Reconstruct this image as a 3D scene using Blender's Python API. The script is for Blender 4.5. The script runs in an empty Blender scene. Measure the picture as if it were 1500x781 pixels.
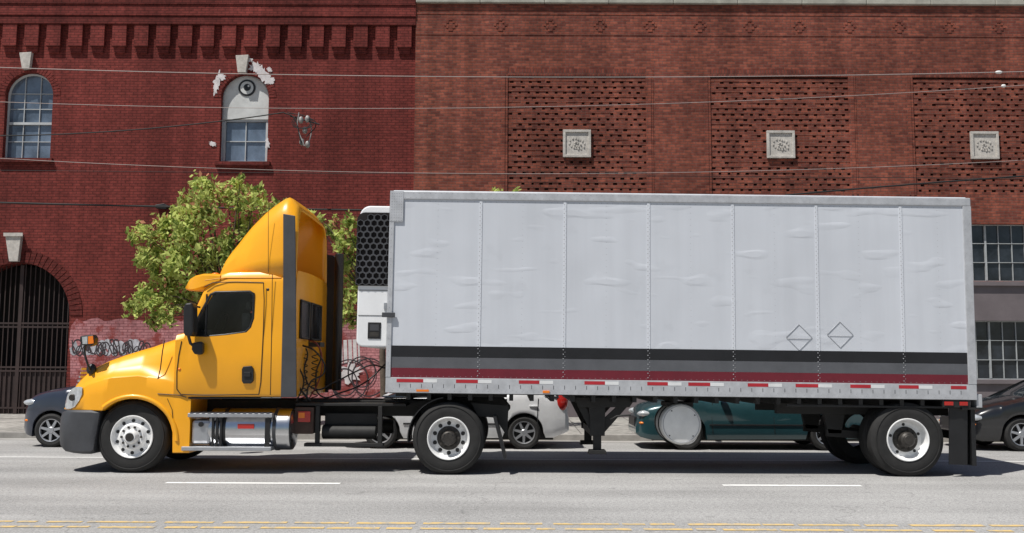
import bpy, bmesh, math, random
import numpy as np
from mathutils import Vector, Matrix
random.seed(7); rng=np.random.default_rng(7)
scene=bpy.context.scene
rad=math.radians
# ------------------------------------------------------------------ camera
H_CAM=1.58; FPX=1450.0; PITCH=rad(5.71); ROLL=rad(0.25)
R=Matrix.Rotation(math.pi/2+PITCH,3,'X')@Matrix.Rotation(ROLL,3,'Z')
cd=bpy.data.cameras.new("camera"); cam=bpy.data.objects.new("camera",cd)
scene.collection.objects.link(cam)
cam.matrix_world=Matrix.Translation((0,0,H_CAM))@R.to_4x4()
cd.sensor_width=36; cd.lens=FPX/1500*36; cd.clip_end=3000; cd.clip_start=0.1
scene.camera=cam
def S(px,py,Y):
    """survey: world (x,z) of a photo measurement lying on the vertical plane y=Y"""
    d=R@Vector(((px-750)/FPX,(390.5-py)/FPX,-1))
    k=Y/d.y
    return d.x*k, H_CAM+d.z*k
YT=14.5
def T(px,py,Y=YT): return S(px,py,Y)
YB=27.0
def B(px,py,Y=YB): return S(px,py,Y)
# ------------------------------------------------------------------ world
SUN=Vector((-0.36,-0.34,0.93)).normalized()
scene.view_settings.view_transform='Standard'; scene.view_settings.look='None'; scene.view_settings.exposure=0
w=bpy.data.worlds.new("World"); scene.world=w; w.use_nodes=True
nt=w.node_tree; bg=nt.nodes["Background"]
sky=nt.nodes.new("ShaderNodeTexSky"); sky.sky_type='NISHITA'; sky.sun_disc=False
sky.sun_elevation=math.asin(SUN.z); sky.sun_rotation=math.atan2(SUN.x,SUN.y)
nt.links.new(sky.outputs[0],bg.inputs[0]); bg.inputs[1].default_value=0.06
sl=bpy.data.lights.new("sun","SUN"); sl.energy=5.0; sl.angle=rad(0.5); sl.color=(1,0.965,0.91)
so=bpy.data.objects.new("sun",sl); scene.collection.objects.link(so)
so.rotation_euler=SUN.to_track_quat('Z','Y').to_euler(); so.location=(0,0,40)
# ------------------------------------------------------------------ materials
def newmat(name):
    m=bpy.data.materials.new(name); m.use_nodes=True
    n=m.node_tree; return m,n,n.nodes["Principled BSDF"]
def mat(name,col,rough=0.5,metal=0.0,var=0.12,scale=3.0,bump=0.0,bscale=40.0,coat=0.0,spec=0.5,emis=None,bdist=0.01):
    m,n,b=newmat(name)
    b.inputs["Roughness"].default_value=rough; b.inputs["Metallic"].default_value=metal
    b.inputs["Coat Weight"].default_value=coat; b.inputs["Coat Roughness"].default_value=0.06
    b.inputs["Specular IOR Level"].default_value=spec
    g=n.nodes.new("ShaderNodeNewGeometry")
    no=n.nodes.new("ShaderNodeTexNoise"); no.inputs["Scale"].default_value=scale; no.inputs["Detail"].default_value=6
    no.inputs["Roughness"].default_value=0.65
    n.links.new(g.outputs["Position"],no.inputs["Vector"])
    r=n.nodes.new("ShaderNodeValToRGB"); r.color_ramp.elements[0].position=0.3; r.color_ramp.elements[1].position=0.7
    c0=[c*(1-var) for c in col]; c1=[min(1,c*(1+var)) for c in col]
    r.color_ramp.elements[0].color=(*c0,1); r.color_ramp.elements[1].color=(*c1,1)
    n.links.new(no.outputs["Fac"],r.inputs["Fac"]); n.links.new(r.outputs["Color"],b.inputs["Base Color"])
    if bump>0:
        n2=n.nodes.new("ShaderNodeTexNoise"); n2.inputs["Scale"].default_value=bscale; n2.inputs["Detail"].default_value=3
        n.links.new(g.outputs["Position"],n2.inputs["Vector"])
        bp=n.nodes.new("ShaderNodeBump"); bp.inputs["Strength"].default_value=bump; bp.inputs["Distance"].default_value=bdist
        n.links.new(n2.outputs["Fac"],bp.inputs["Height"]); n.links.new(bp.outputs["Normal"],b.inputs["Normal"])
    return m
def brickmat(name,c1,c2,mortar,stain=0.35,bw=0.225,rh=0.076,ms=0.009,rough=0.9,paint=None):
    m,n,b=newmat(name); L=n.links
    b.inputs["Roughness"].default_value=rough; b.inputs["Specular IOR Level"].default_value=0.15
    g=n.nodes.new("ShaderNodeNewGeometry"); sp=n.nodes.new("ShaderNodeSeparateXYZ"); L.new(g.outputs["Position"],sp.inputs[0])
    ad=n.nodes.new("ShaderNodeMath"); ad.operation='ADD'; L.new(sp.outputs["X"],ad.inputs[0]); L.new(sp.outputs["Y"],ad.inputs[1])
    cb=n.nodes.new("ShaderNodeCombineXYZ"); L.new(ad.outputs[0],cb.inputs[0]); L.new(sp.outputs["Z"],cb.inputs[1])
    br=n.nodes.new("ShaderNodeTexBrick"); L.new(cb.outputs[0],br.inputs["Vector"])
    br.inputs["Scale"].default_value=1; br.inputs["Brick Width"].default_value=bw; br.inputs["Row Height"].default_value=rh
    br.inputs["Mortar Size"].default_value=ms; br.inputs["Mortar Smooth"].default_value=0.3; br.inputs["Bias"].default_value=-0.1
    br.inputs["Color1"].default_value=(*c1,1); br.inputs["Color2"].default_value=(*c2,1); br.inputs["Mortar"].default_value=(*mortar,1)
    def noise(sc,det,lo,hi,vlo,vhi):
        t=n.nodes.new("ShaderNodeTexNoise"); t.inputs["Scale"].default_value=sc; t.inputs["Detail"].default_value=det
        L.new(g.outputs["Position"],t.inputs["Vector"])
        mr=n.nodes.new("ShaderNodeMapRange"); mr.inputs[1].default_value=lo; mr.inputs[2].default_value=hi
        mr.inputs[3].default_value=vlo; mr.inputs[4].default_value=vhi
        L.new(t.outputs["Fac"],mr.inputs[0]); return mr.outputs[0]
    f1=noise(0.45,6,0.3,0.7,1-stain,1+stain*0.5); f2=noise(9,4,0.3,0.7,0.75,1.25)
    mu=n.nodes.new("ShaderNodeMath"); mu.operation='MULTIPLY'; L.new(f1,mu.inputs[0]); L.new(f2,mu.inputs[1])
    # vertical weather streaks
    mp=n.nodes.new("ShaderNodeMapping"); mp.inputs["Scale"].default_value=(2.2,2.2,0.12); L.new(g.outputs["Position"],mp.inputs[0])
    t=n.nodes.new("ShaderNodeTexNoise"); t.inputs["Scale"].default_value=1; t.inputs["Detail"].default_value=5; L.new(mp.outputs[0],t.inputs["Vector"])
    mr=n.nodes.new("ShaderNodeMapRange"); mr.inputs[1].default_value=0.35; mr.inputs[2].default_value=0.65; mr.inputs[3].default_value=0.78; mr.inputs[4].default_value=1.1
    L.new(t.outputs["Fac"],mr.inputs[0])
    mu2=n.nodes.new("ShaderNodeMath"); mu2.operation='MULTIPLY'; L.new(mu.outputs[0],mu2.inputs[0]); L.new(mr.outputs[0],mu2.inputs[1])
    vm=n.nodes.new("ShaderNodeVectorMath"); vm.operation='SCALE'; L.new(br.outputs["Color"],vm.inputs[0]); L.new(mu2.outputs[0],vm.inputs["Scale"])
    last=vm.outputs[0]
    if paint is not None:
        pc,lo,hi=paint
        t3=n.nodes.new("ShaderNodeTexNoise"); t3.inputs["Scale"].default_value=2.2; t3.inputs["Detail"].default_value=8; t3.inputs["Roughness"].default_value=0.7
        L.new(g.outputs["Position"],t3.inputs["Vector"])
        m3=n.nodes.new("ShaderNodeMapRange"); m3.inputs[1].default_value=lo; m3.inputs[2].default_value=hi; L.new(t3.outputs["Fac"],m3.inputs[0])
        mx=n.nodes.new("ShaderNodeMix"); mx.data_type='RGBA'; L.new(m3.outputs[0],mx.inputs[0]); L.new(last,mx.inputs[6]); mx.inputs[7].default_value=(*pc,1)
        last=mx.outputs[2]
    L.new(last,b.inputs["Base Color"])
    bp=n.nodes.new("ShaderNodeBump"); bp.inputs["Strength"].default_value=0.8; bp.inputs["Distance"].default_value=0.014; bp.invert=True
    L.new(br.outputs["Fac"],bp.inputs["Height"]); L.new(bp.outputs["Normal"],b.inputs["Normal"])
    return m
def glassmat(name,tint=(0.25,0.28,0.28),refl=1.0):
    m,n,b=newmat(name); n.nodes.remove(b); out=n.nodes["Material Output"]
    tr=n.nodes.new("ShaderNodeBsdfTransparent"); tr.inputs[0].default_value=(*tint,1)
    gl=n.nodes.new("ShaderNodeBsdfGlossy"); gl.inputs["Roughness"].default_value=0.02
    fr=n.nodes.new("ShaderNodeFresnel"); fr.inputs[0].default_value=1.5
    mx=n.nodes.new("ShaderNodeMixShader"); n.links.new(fr.outputs[0],mx.inputs[0]); n.links.new(tr.outputs[0],mx.inputs[1]); n.links.new(gl.outputs[0],mx.inputs[2])
    n.links.new(mx.outputs[0],out.inputs[0]); return m
def leafmat(name,col):
    m,n,b=newmat(name); n.nodes.remove(b); out=n.nodes["Material Output"]
    d=n.nodes.new("ShaderNodeBsdfDiffuse"); t=n.nodes.new("ShaderNodeBsdfTranslucent")
    g=n.nodes.new("ShaderNodeNewGeometry"); no=n.nodes.new("ShaderNodeTexNoise"); no.inputs["Scale"].default_value=2.5
    n.links.new(g.outputs["Position"],no.inputs["Vector"])
    r=n.nodes.new("ShaderNodeValToRGB"); r.color_ramp.elements[0].position=0.35; r.color_ramp.elements[1].position=0.65
    r.color_ramp.elements[0].color=(*[c*0.75 for c in col],1); r.color_ramp.elements[1].color=(*[c*1.2 for c in col],1)
    n.links.new(no.outputs["Fac"],r.inputs["Fac"]); n.links.new(r.outputs[0],d.inputs[0]); n.links.new(r.outputs[0],t.inputs[0])
    mx=n.nodes.new("ShaderNodeMixShader"); mx.inputs[0].default_value=0.45
    n.links.new(d.outputs[0],mx.inputs[1]); n.links.new(t.outputs[0],mx.inputs[2]); n.links.new(mx.outputs[0],out.inputs[0]); return m
def skinmat(name,col):
    """painted sheet-metal skin: gentle oil-canning, rain streaks and road grime"""
    m,n,b=newmat(name); L=n.links; b.inputs["Roughness"].default_value=0.40; b.inputs["Specular IOR Level"].default_value=0.5
    g=n.nodes.new("ShaderNodeNewGeometry")
    def nz(sc,det,scale=(1,1,1)):
        mp=n.nodes.new("ShaderNodeMapping"); mp.inputs["Scale"].default_value=scale; L.new(g.outputs["Position"],mp.inputs[0])
        t=n.nodes.new("ShaderNodeTexNoise"); t.inputs["Scale"].default_value=sc; t.inputs["Detail"].default_value=det; L.new(mp.outputs[0],t.inputs["Vector"]); return t.outputs["Fac"]
    def mr(x,a,c,lo,hi):
        q=n.nodes.new("ShaderNodeMapRange"); q.inputs[1].default_value=a; q.inputs[2].default_value=c; q.inputs[3].default_value=lo; q.inputs[4].default_value=hi; L.new(x,q.inputs[0]); return q.outputs[0]
    def mul(x,y):
        q=n.nodes.new("ShaderNodeMath"); q.operation='MULTIPLY'; L.new(x,q.inputs[0]); L.new(y,q.inputs[1]); return q.outputs[0]
    k=mul(mr(nz(0.8,5),.3,.7,.95,1.03),mr(nz(1,5,(7,7,.35)),.35,.7,1.012,.96)); k=mul(k,mr(nz(3.5,6),.62,.72,1.0,.96))
    vm=n.nodes.new("ShaderNodeVectorMath"); vm.operation='SCALE'; vm.inputs[0].default_value=col; L.new(k,vm.inputs["Scale"]); L.new(vm.outputs[0],b.inputs["Base Color"])
    b1=n.nodes.new("ShaderNodeBump"); b1.inputs["Strength"].default_value=1; b1.inputs["Distance"].default_value=0.024; L.new(nz(1.1,1,(1,1,.8)),b1.inputs["Height"])
    b2=n.nodes.new("ShaderNodeBump"); b2.inputs["Strength"].default_value=1; b2.inputs["Distance"].default_value=0.0034; L.new(mr(nz(1.5,1,(1,1,3.2)),.60,.72,0,1),b2.inputs["Height"]); L.new(b1.outputs[0],b2.inputs["Normal"])
    L.new(b2.outputs[0],b.inputs["Normal"]); return m

M_yellow=mat("cab_yellow_paint",(0.92,0.405,0.008),0.36,var=0.04,scale=1.5,coat=0.35,bump=0.03,bscale=1.2,bdist=0.05)
M_yellow_shaded=mat("cab_yellow_shaded",(0.75,0.29,0.012),0.45,var=0.08)  # cab yellow darkened: shading of the fairing interior put into the colour
M_dgray=mat("dark_gray_plastic",(0.050,0.052,0.058),0.55,var=0.2)
M_black=mat("black_paint",(0.012,0.012,0.013),0.45,var=0.3,scale=5)
M_frame=mat("chassis_black",(0.014,0.0135,0.013),0.65,var=0.4,scale=6,bump=0.2)
M_rubber=mat("tyre_rubber",(0.018,0.0175,0.017),0.8,var=0.3,scale=8,bump=0.15,bscale=60)
M_rim=mat("white_rim",(0.82,0.82,0.81),0.45,var=0.12,scale=9)
M_hub=mat("hub_dark",(0.05,0.045,0.04),0.5,0.4,var=0.4,scale=15)
M_steel=mat("polished_steel",(0.62,0.63,0.65),0.24,1.0,var=0.08,scale=6,bump=0.05,bscale=5)
M_alu=mat("brushed_aluminium",(0.5,0.51,0.53),0.42,0.85,var=0.15,scale=5)
M_rail=mat("trailer_rail_silver",(0.50,0.51,0.53),0.48,0.3,var=0.16,scale=6)
M_skin=skinmat("trailer_skin_white",(0.60,0.625,0.67))
M_seam=mat("trailer_seam_white",(0.63,0.655,0.70),0.4,var=0.05)
M_rivet=mat("rivet_paint",(0.38,0.39,0.41),0.45,var=0.1)
M_sblack=mat("stripe_black",(0.012,0.012,0.014),0.4,var=0.25,bump=0.2,bscale=2.2)
M_sgray=mat("stripe_gray",(0.10,0.103,0.113),0.4,var=0.15,bump=0.2,bscale=2.2)
M_sred=mat("stripe_maroon",(0.145,0.011,0.022),0.4,var=0.15,bump=0.2,bscale=2.2)
M_tred=mat("tape_red",(0.42,0.02,0.03),0.35,var=0.15)
M_twhite=mat("tape_white",(0.72,0.73,0.73),0.35,var=0.12)
M_reefer=mat("reefer_white",(0.78,0.79,0.80),0.4,var=0.06,scale=2)
M_white=mat("white_enamel",(0.74,0.74,0.72),0.4,var=0.1,scale=4)
M_amber=mat("amber_lens",(0.85,0.22,0.02),0.2,var=0.1)
M_redlens=mat("red_lens",(0.45,0.02,0.015),0.15,var=0.1,coat=0.5)
M_lens=mat("clear_lens",(0.55,0.58,0.6),0.1,0.3,var=0.3,scale=14,coat=1)
M_inter=mat("cab_interior",(0.075,0.073,0.072),0.8,var=0.2)
M_seat=mat("seat_fabric",(0.13,0.125,0.12),0.9,var=0.2)
M_glass=glassmat("cab_glass",(0.82,0.86,0.85))
M_winglass=mat("building_window_glass",(0.11,0.145,0.195),0.12,var=0.6,scale=1.3,coat=0.3,spec=0.9)
M_winglass_dk=mat("building_window_glass_dark",(0.022,0.027,0.034),0.10,var=0.8,scale=1.8,spec=0.7)
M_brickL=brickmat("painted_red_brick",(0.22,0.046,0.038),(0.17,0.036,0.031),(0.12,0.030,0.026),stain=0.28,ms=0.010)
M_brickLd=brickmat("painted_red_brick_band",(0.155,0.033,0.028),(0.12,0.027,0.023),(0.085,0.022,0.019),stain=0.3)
M_brickR=brickmat("red_brown_brick",(0.305,0.090,0.058),(0.150,0.044,0.034),(0.17,0.088,0.070),stain=0.28)
M_brickR2=brickmat("red_brown_brick_soldier",(0.25,0.070,0.048),(0.135,0.040,0.032),(0.145,0.073,0.058),stain=0.25,bw=0.076,rh=0.225)
M_brickPink=brickmat("pink_painted_brick",(0.55,0.25,0.26),(0.46,0.19,0.20),(0.31,0.12,0.13),stain=0.3,paint=((0.26,0.06,0.055),0.51,0.59))
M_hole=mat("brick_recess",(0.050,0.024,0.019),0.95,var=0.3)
M_stone=mat("cast_stone",(0.50,0.47,0.43),0.8,var=0.25,scale=7,bump=0.4,bscale=20)
M_coping=mat("coping_stone",(0.36,0.35,0.30),0.85,var=0.25,scale=3)
M_greywall=mat("grey_painted_wall",(0.15,0.128,0.134),0.8,var=0.15,scale=1.3,bump=0.2,bscale=15)
M_wframe=mat("window_frame_paint",(0.46,0.48,0.49),0.6,var=0.15)
M_wframe_g=mat("steel_window_frame",(0.38,0.40,0.405),0.6,var=0.2)
M_ply=mat("painted_plywood",(0.58,0.59,0.58),0.7,var=0.14,scale=3)
M_whitepaint=mat("white_wall_paint",(0.64,0.60,0.60),0.8,var=0.25,scale=6)
M_gate=mat("gate_iron",(0.035,0.020,0.018),0.7,var=0.3)
M_dark=mat("dark_interior",(0.012,0.010,0.010),0.95,var=0.3)
M_wire=mat("wire_black",(0.012,0.012,0.012),0.7,var=0.1)
M_wireL=mat("wire_bare_metal",(0.36,0.30,0.28),0.6,0.1,var=0.1)
M_bark=mat("bark",(0.10,0.075,0.055),0.9,var=0.35,scale=12,bump=0.6,bscale=25)
M_leafA=leafmat("leaf_light",(0.56,0.63,0.20)); M_leafB=leafmat("leaf_dark",(0.20,0.28,0.07)); M_leafC=leafmat("leaf_red_tip",(0.60,0.28,0.18))
M_curb=mat("kerb_concrete",(0.30,0.285,0.265),0.9,var=0.25,scale=3,bump=0.3)
M_gutter=mat("gutter_concrete",(0.36,0.35,0.33),0.9,var=0.18,scale=2,bump=0.2)
M_grafb=mat("graffiti_black",(0.035,0.025,0.03),0.7); M_grafw=mat("graffiti_grey",(0.42,0.42,0.45),0.7,var=0.45,scale=5)

def asphalt(name,base,vari=0.16):
    m,n,b=newmat(name); L=n.links
    b.inputs["Roughness"].default_value=0.95; b.inputs["Specular IOR Level"].default_value=0.1
    g=n.nodes.new("ShaderNodeNewGeometry")
    def tx(sc,det,lo,hi,a,c,scale=(1,1,1)):
        mp=n.nodes.new("ShaderNodeMapping"); mp.inputs["Scale"].default_value=scale; L.new(g.outputs["Position"],mp.inputs[0])
        t=n.nodes.new("ShaderNodeTexNoise"); t.inputs["Scale"].default_value=sc; t.inputs["Detail"].default_value=det; L.new(mp.outputs[0],t.inputs["Vector"])
        mr=n.nodes.new("ShaderNodeMapRange"); mr.inputs[1].default_value=lo; mr.inputs[2].default_value=hi; mr.inputs[3].default_value=a; mr.inputs[4].default_value=c
        L.new(t.outputs["Fac"],mr.inputs[0]); return mr.outputs[0]
    a=tx(0.5,7,0.3,0.7,1-vari*0.7,1+vari*0.6); s=tx(1.0,5,0.35,0.65,1-vari*0.9,1+vari*0.4,(0.12,1.3,1)); f=tx(60,3,0.3,0.7,0.64,1.36); f2=tx(22,4,0.3,0.7,0.82,1.18); sp=tx(5,5,0.64,0.74,1.0,0.75)
    def mul(x,y):
        q=n.nodes.new("ShaderNodeMath"); q.operation='MULTIPLY'; L.new(x,q.inputs[0]); L.new(y,q.inputs[1]); return q.outputs[0]
    k=mul(mul(mul(a,s),mul(f,sp)),f2)
    v=n.nodes.new("ShaderNodeTexVoronoi"); v.feature='DISTANCE_TO_EDGE'; v.inputs["Scale"].default_value=0.22
    ns=n.nodes.new("ShaderNodeTexNoise"); ns.inputs["Scale"].default_value=1.5; ns.inputs["Detail"].default_value=5; L.new(g.outputs["Position"],ns.inputs["Vector"])
    va=n.nodes.new("ShaderNodeVectorMath"); va.operation='ADD'; L.new(g.outputs["Position"],va.inputs[0]); L.new(ns.outputs["Color"],va.inputs[1]); L.new(va.outputs[0],v.inputs["Vector"])
    mr=n.nodes.new("ShaderNodeMapRange"); mr.inputs[1].default_value=0.0; mr.inputs[2].default_value=0.004; mr.inputs[3].default_value=0.75; mr.inputs[4].default_value=1.0
    L.new(v.outputs["Distance"],mr.inputs[0]); k=mul(k,mr.outputs[0])
    vm=n.nodes.new("ShaderNodeVectorMath"); vm.operation='SCALE'; vm.inputs[0].default_value=base; L.new(k,vm.inputs["Scale"])
    L.new(vm.outputs[0],b.inputs["Base Color"])
    t=n.nodes.new("ShaderNodeTexNoise"); t.inputs["Scale"].default_value=90; L.new(g.outputs["Position"],t.inputs["Vector"])
    bp=n.nodes.new("ShaderNodeBump"); bp.inputs["Strength"].default_value=0.4; bp.inputs["Distance"].default_value=0.01
    L.new(t.outputs["Fac"],bp.inputs["Height"]); L.new(bp.outputs["Normal"],b.inputs["Normal"]); return m
M_road=asphalt("sun_bleached_asphalt",(0.355,0.35,0.342))
M_ground=asphalt("ground_mat",(0.25,0.24,0.22))
def wornpaint(name,col,under,thr,soft=0.04):
    m,n,b=newmat(name); L=n.links; b.inputs["Roughness"].default_value=0.9; b.inputs["Specular IOR Level"].default_value=0.1
    g=n.nodes.new("ShaderNodeNewGeometry"); t=n.nodes.new("ShaderNodeTexNoise"); t.inputs["Scale"].default_value=7; t.inputs["Detail"].default_value=9; t.inputs["Roughness"].default_value=0.75
    L.new(g.outputs["Position"],t.inputs["Vector"])
    r=n.nodes.new("ShaderNodeValToRGB"); r.color_ramp.elements[0].position=thr-soft; r.color_ramp.elements[1].position=thr+soft
    r.color_ramp.elements[0].color=(*under,1); r.color_ramp.elements[1].color=(*col,1)
    L.new(t.outputs["Fac"],r.inputs[0]); L.new(r.outputs[0],b.inputs["Base Color"]); return m
M_lineW=wornpaint("worn_white_line",(0.80,0.80,0.78),(0.42,0.415,0.405),0.40)
M_lineY=wornpaint("worn_yellow_line",(0.66,0.47,0.20),(0.385,0.36,0.31),0.47,.05)
def sidewalkmat():
    m=brickmat("sidewalk_concrete",(0.36,0.345,0.32),(0.32,0.31,0.285),(0.17,0.16,0.15),stain=0.2,bw=1.5,rh=1.5,ms=0.012)
    n=m.node_tree
    br=[q for q in n.nodes if q.type=='TEX_BRICK'][0]; br.offset=0
    g=[q for q in n.nodes if q.type=='NEW_GEOMETRY'][0]
    n.links.new(g.outputs["Position"],br.inputs["Vector"]); return m
M_walk=sidewalkmat()
# ------------------------------------------------------------------ mesh helpers
def empty(name,loc=(0,0,0)):
    e=bpy.data.objects.new(name,None); e.location=loc; e.empty_display_size=0.3; scene.collection.objects.link(e); return e
def fin(name,me,mats,parent,smooth,bevel=0,seg=2,recalc=True):
    bm=bmesh.new(); bm.from_mesh(me)
    if recalc: bmesh.ops.recalc_face_normals(bm,faces=bm.faces)
    bm.to_mesh(me); bm.free()
    if not isinstance(mats,(list,tuple)): mats=[mats]
    for m in mats: me.materials.append(m)
    o=bpy.data.objects.new(name,me); scene.collection.objects.link(o)
    if smooth:
        me.shade_smooth()
        try: me.set_sharp_from_angle(angle=rad(smooth if smooth>1 else 35))
        except Exception: pass
    if bevel>0:
        b=o.modifiers.new("bevel","BEVEL"); b.width=bevel; b.segments=seg; b.limit_method='ANGLE'; b.angle_limit=rad(40)
    if parent: o.parent=parent
    return o
def mesh(name,v,f,mats,parent=None,smooth=0,bevel=0,mi=None,recalc=True):
    me=bpy.data.meshes.new(name); me.from_pydata([tuple(p) for p in v],[],f); 
    if mi is not None: me.polygons.foreach_set("material_index",mi)
    me.update(); return fin(name,me,mats,parent,smooth,bevel,recalc=recalc)
class MB:
    def __init__(s): s.v=[]; s.f=[]
    def box(s,x0,x1,y0,y1,z0,z1):
        k=len(s.v); s.v+=[(x0,y0,z0),(x1,y0,z0),(x1,y1,z0),(x0,y1,z0),(x0,y0,z1),(x1,y0,z1),(x1,y1,z1),(x0,y1,z1)]
        s.f+=[(k,k+3,k+2,k+1),(k+4,k+5,k+6,k+7),(k,k+1,k+5,k+4),(k+1,k+2,k+6,k+5),(k+2,k+3,k+7,k+6),(k+3,k,k+4,k+7)]
    def pyr(s,x,y,z,r,h=0.004):
        k=len(s.v); s.v+=[(x-r,y,z),(x,y,z-r),(x+r,y,z),(x,y,z+r),(x,y-h,z)]
        s.f+=[(k,k+1,k+4),(k+1,k+2,k+4),(k+2,k+3,k+4),(k+3,k,k+4)]
    def prism(s,pts,y0,y1):
        k=len(s.v); n=len(pts)
        s.v+=[(x,y0,z) for x,z in pts]+[(x,y1,z) for x,z in pts]
        s.f.append(tuple(range(k,k+n))); s.f.append(tuple(range(k+2*n-1,k+n-1,-1)))
        for i in range(n):
            j=(i+1)%n; s.f.append((k+i,k+n+i,k+n+j,k+j))
    def out(s,name,m,parent=None,smooth=0,bevel=0): return mesh(name,s.v,s.f,m,parent,smooth,bevel)
def box(name,x0,x1,y0,y1,z0,z1,m,parent=None,bevel=0):
    b=MB(); b.box(min(x0,x1),max(x0,x1),y0,y1,min(z0,z1),max(z0,z1)); return b.out(name,m,parent,0,bevel)
def prism(name,pts,y0,y1,m,parent=None,bevel=0,smooth=0):
    b=MB(); b.prism(pts,y0,y1); return b.out(name,m,parent,smooth,bevel)
def pxprism(name,px,Y,depth,m,parent=None,bevel=0,smooth=0):
    return prism(name,[S(a,b,Y) for a,b in px],Y,Y+depth,m,parent,bevel,smooth)
def lathe(name,prof,c,m,parent=None,seg=48,axis='Y',smooth=35,close=False):
    v=[];f=[];n=len(prof)
    for i in range(seg):
        a=2*math.pi*i/seg
        for r,h in prof:
            if axis=='Y': v.append((c[0]+r*math.cos(a),c[1]+h,c[2]+r*math.sin(a)))
            elif axis=='X': v.append((c[0]+h,c[1]+r*math.cos(a),c[2]+r*math.sin(a)))
            else: v.append((c[0]+r*math.cos(a),c[1]+r*math.sin(a),c[2]+h))
    for i in range(seg):
        j=(i+1)%seg
        for k in range(n-1): f.append((i*n+k,i*n+k+1,j*n+k+1,j*n+k))
    me=bpy.data.meshes.new(name); me.from_pydata(v,[],f)
    bm=bmesh.new(); bm.from_mesh(me); bmesh.ops.remove_doubles(bm,verts=bm.verts,dist=1e-5); bm.to_mesh(me); bm.free()
    return fin(name,me,m,parent,smooth)
def cyl(name,c,r,h,m,parent=None,axis='Y',seg=32,bev=0.01):
    b=min(bev,r*0.4,h*0.4)
    return lathe(name,[(0,0),(r-b,0),(r,b),(r,h-b),(r-b,h),(0,h)],c,m,parent,seg,axis)
def tube(name,pts,r,m,parent=None,cyc=False,smooth=False,radii=None):
    cu=bpy.data.curves.new(name,'CURVE'); cu.dimensions='3D'; cu.bevel_depth=r; cu.bevel_resolution=3; cu.use_fill_caps=True
    if smooth:
        sp=cu.splines.new('BEZIER'); sp.bezier_points.add(len(pts)-1)
        for i,p in enumerate(pts):
            b=sp.bezier_points[i]; b.co=p; b.handle_left_type=b.handle_right_type='AUTO'
            if radii: b.radius=radii[i]
        cu.resolution_u=8
    else:
        sp=cu.splines.new('POLY'); sp.points.add(len(pts)-1)
        for i,p in enumerate(pts):
            sp.points[i].co=(*p,1)
            if radii: sp.points[i].radius=radii[i]
    sp.use_cyclic_u=cyc
    cu.materials.append(m); o=bpy.data.objects.new(name,cu); scene.collection.objects.link(o)
    if parent: o.parent=parent
    return o
def loft(name,rings,m,parent=None,caps=(True,True),smooth=35,bevel=0,mi=None):
    v=[p for r in rings for p in r]; n=len(rings[0]); f=[]
    for i in range(len(rings)-1):
        for k in range(n):
            l=(k+1)%n; f.append((i*n+k,i*n+l,(i+1)*n+l,(i+1)*n+k))
    if caps[0]: f.append(tuple(range(n-1,-1,-1)))
    if caps[1]: f.append(tuple(range((len(rings)-1)*n,len(rings)*n)))
    return mesh(name,v,f,m,parent,smooth,bevel)
def ball(name,c,s,m,parent=None,seg=20):
    bm=bmesh.new(); bmesh.ops.create_uvsphere(bm,u_segments=seg,v_segments=seg//2,radius=1)
    for q in bm.verts: q.co=Vector((q.co.x*s[0]+c[0],q.co.y*s[1]+c[1],q.co.z*s[2]+c[2]))
    me=bpy.data.meshes.new(name); bm.to_mesh(me); bm.free(); return fin(name,me,m,parent,60)
def boolcut(o,cutter):
    md=o.modifiers.new("cut","BOOLEAN"); md.operation='DIFFERENCE'; md.object=cutter; md.solver='EXACT'
    dg=bpy.context.evaluated_depsgraph_get(); dg.update()
    me=bpy.data.meshes.new_from_object(o.evaluated_get(dg)); o.modifiers.clear(); o.data=me
    bpy.data.objects.remove(cutter)
def arch(cx,z0,zs,r,n=20,rz=None):
    rz=rz or r
    return [(cx-r,z0),(cx+r,z0)]+[(cx+r*math.cos(math.pi*i/n),zs+rz*math.sin(math.pi*i/n)) for i in range(n+1)]
# ------------------------------------------------------------------ ground / road / pavement
def sheet(name,x0,x1,y0,y1,z,m,parent=None):
    return mesh(name,[(x0,y0,z),(x1,y0,z),(x1,y1,z),(x0,y1,z)],[(0,1,2,3)],m,parent)
sheet("ground",-900,900,-900,900,-0.02,M_ground)
YK=21.2
road=sheet("road",-120,120,-1.0,YK-0.45,0.0,M_road)
sheet("gutter",-120,120,YK-0.45,YK,0.004,M_gutter)
b=MB(); x=-60
while x<60: b.box(x+0.006,x+2.994,YK,YK+0.16,-0.01,0.135); x+=3
b.out("kerb",M_curb,None,0,0.015)
zb=0.21
mesh("sidewalk",[(-60,YK+0.16,0.13),(60,YK+0.16,0.13),(60,YB+0.3,zb),(-60,YB+0.3,zb),(-60,YK+0.16,-0.01),(60,YK+0.16,-0.01)],[(0,1,2,3),(4,5,1,0)],M_walk)
b=MB(); b.box(-60,60,-6,-1.0,-0.01,0.14); b.out("sidewalk.001",M_walk)
# markings
mk=empty("road_markings")
def groundY(px,py):
    d=R@Vector(((px-750)/FPX,(390.5-py)/FPX,-1)); k=-H_CAM/d.z; return d.x*k,d.y*k
def dash(nm,pxa,pxb,py,wid,m):
    xa,y=groundY(pxa,py); xb,_=groundY(pxb,py); sheet(nm,xa,xb,y-wid/2,y+wid/2,0.004,m,mk); return y
ya=dash("lane_dash_1",243,500,707.5,0.14,M_lineW)
x0,y0=groundY(1062,713); x1,_=groundY(1265,713)
sheet("lane_dash_2",x0,x1,ya-0.07,ya+0.07,0.004,M_lineW,mk)
per=x0-groundY(243,707)[0]
for i,k in enumerate((-2,-1,2,3)):
    xx=groundY(243,707)[0]+per*k; sheet("lane_dash_%d"%(i+3),xx,xx+2.3,ya-0.07,ya+0.07,0.004,M_lineW,mk)
_,yy=groundY(750,767.5); _,yy2=groundY(750,775)
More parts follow.
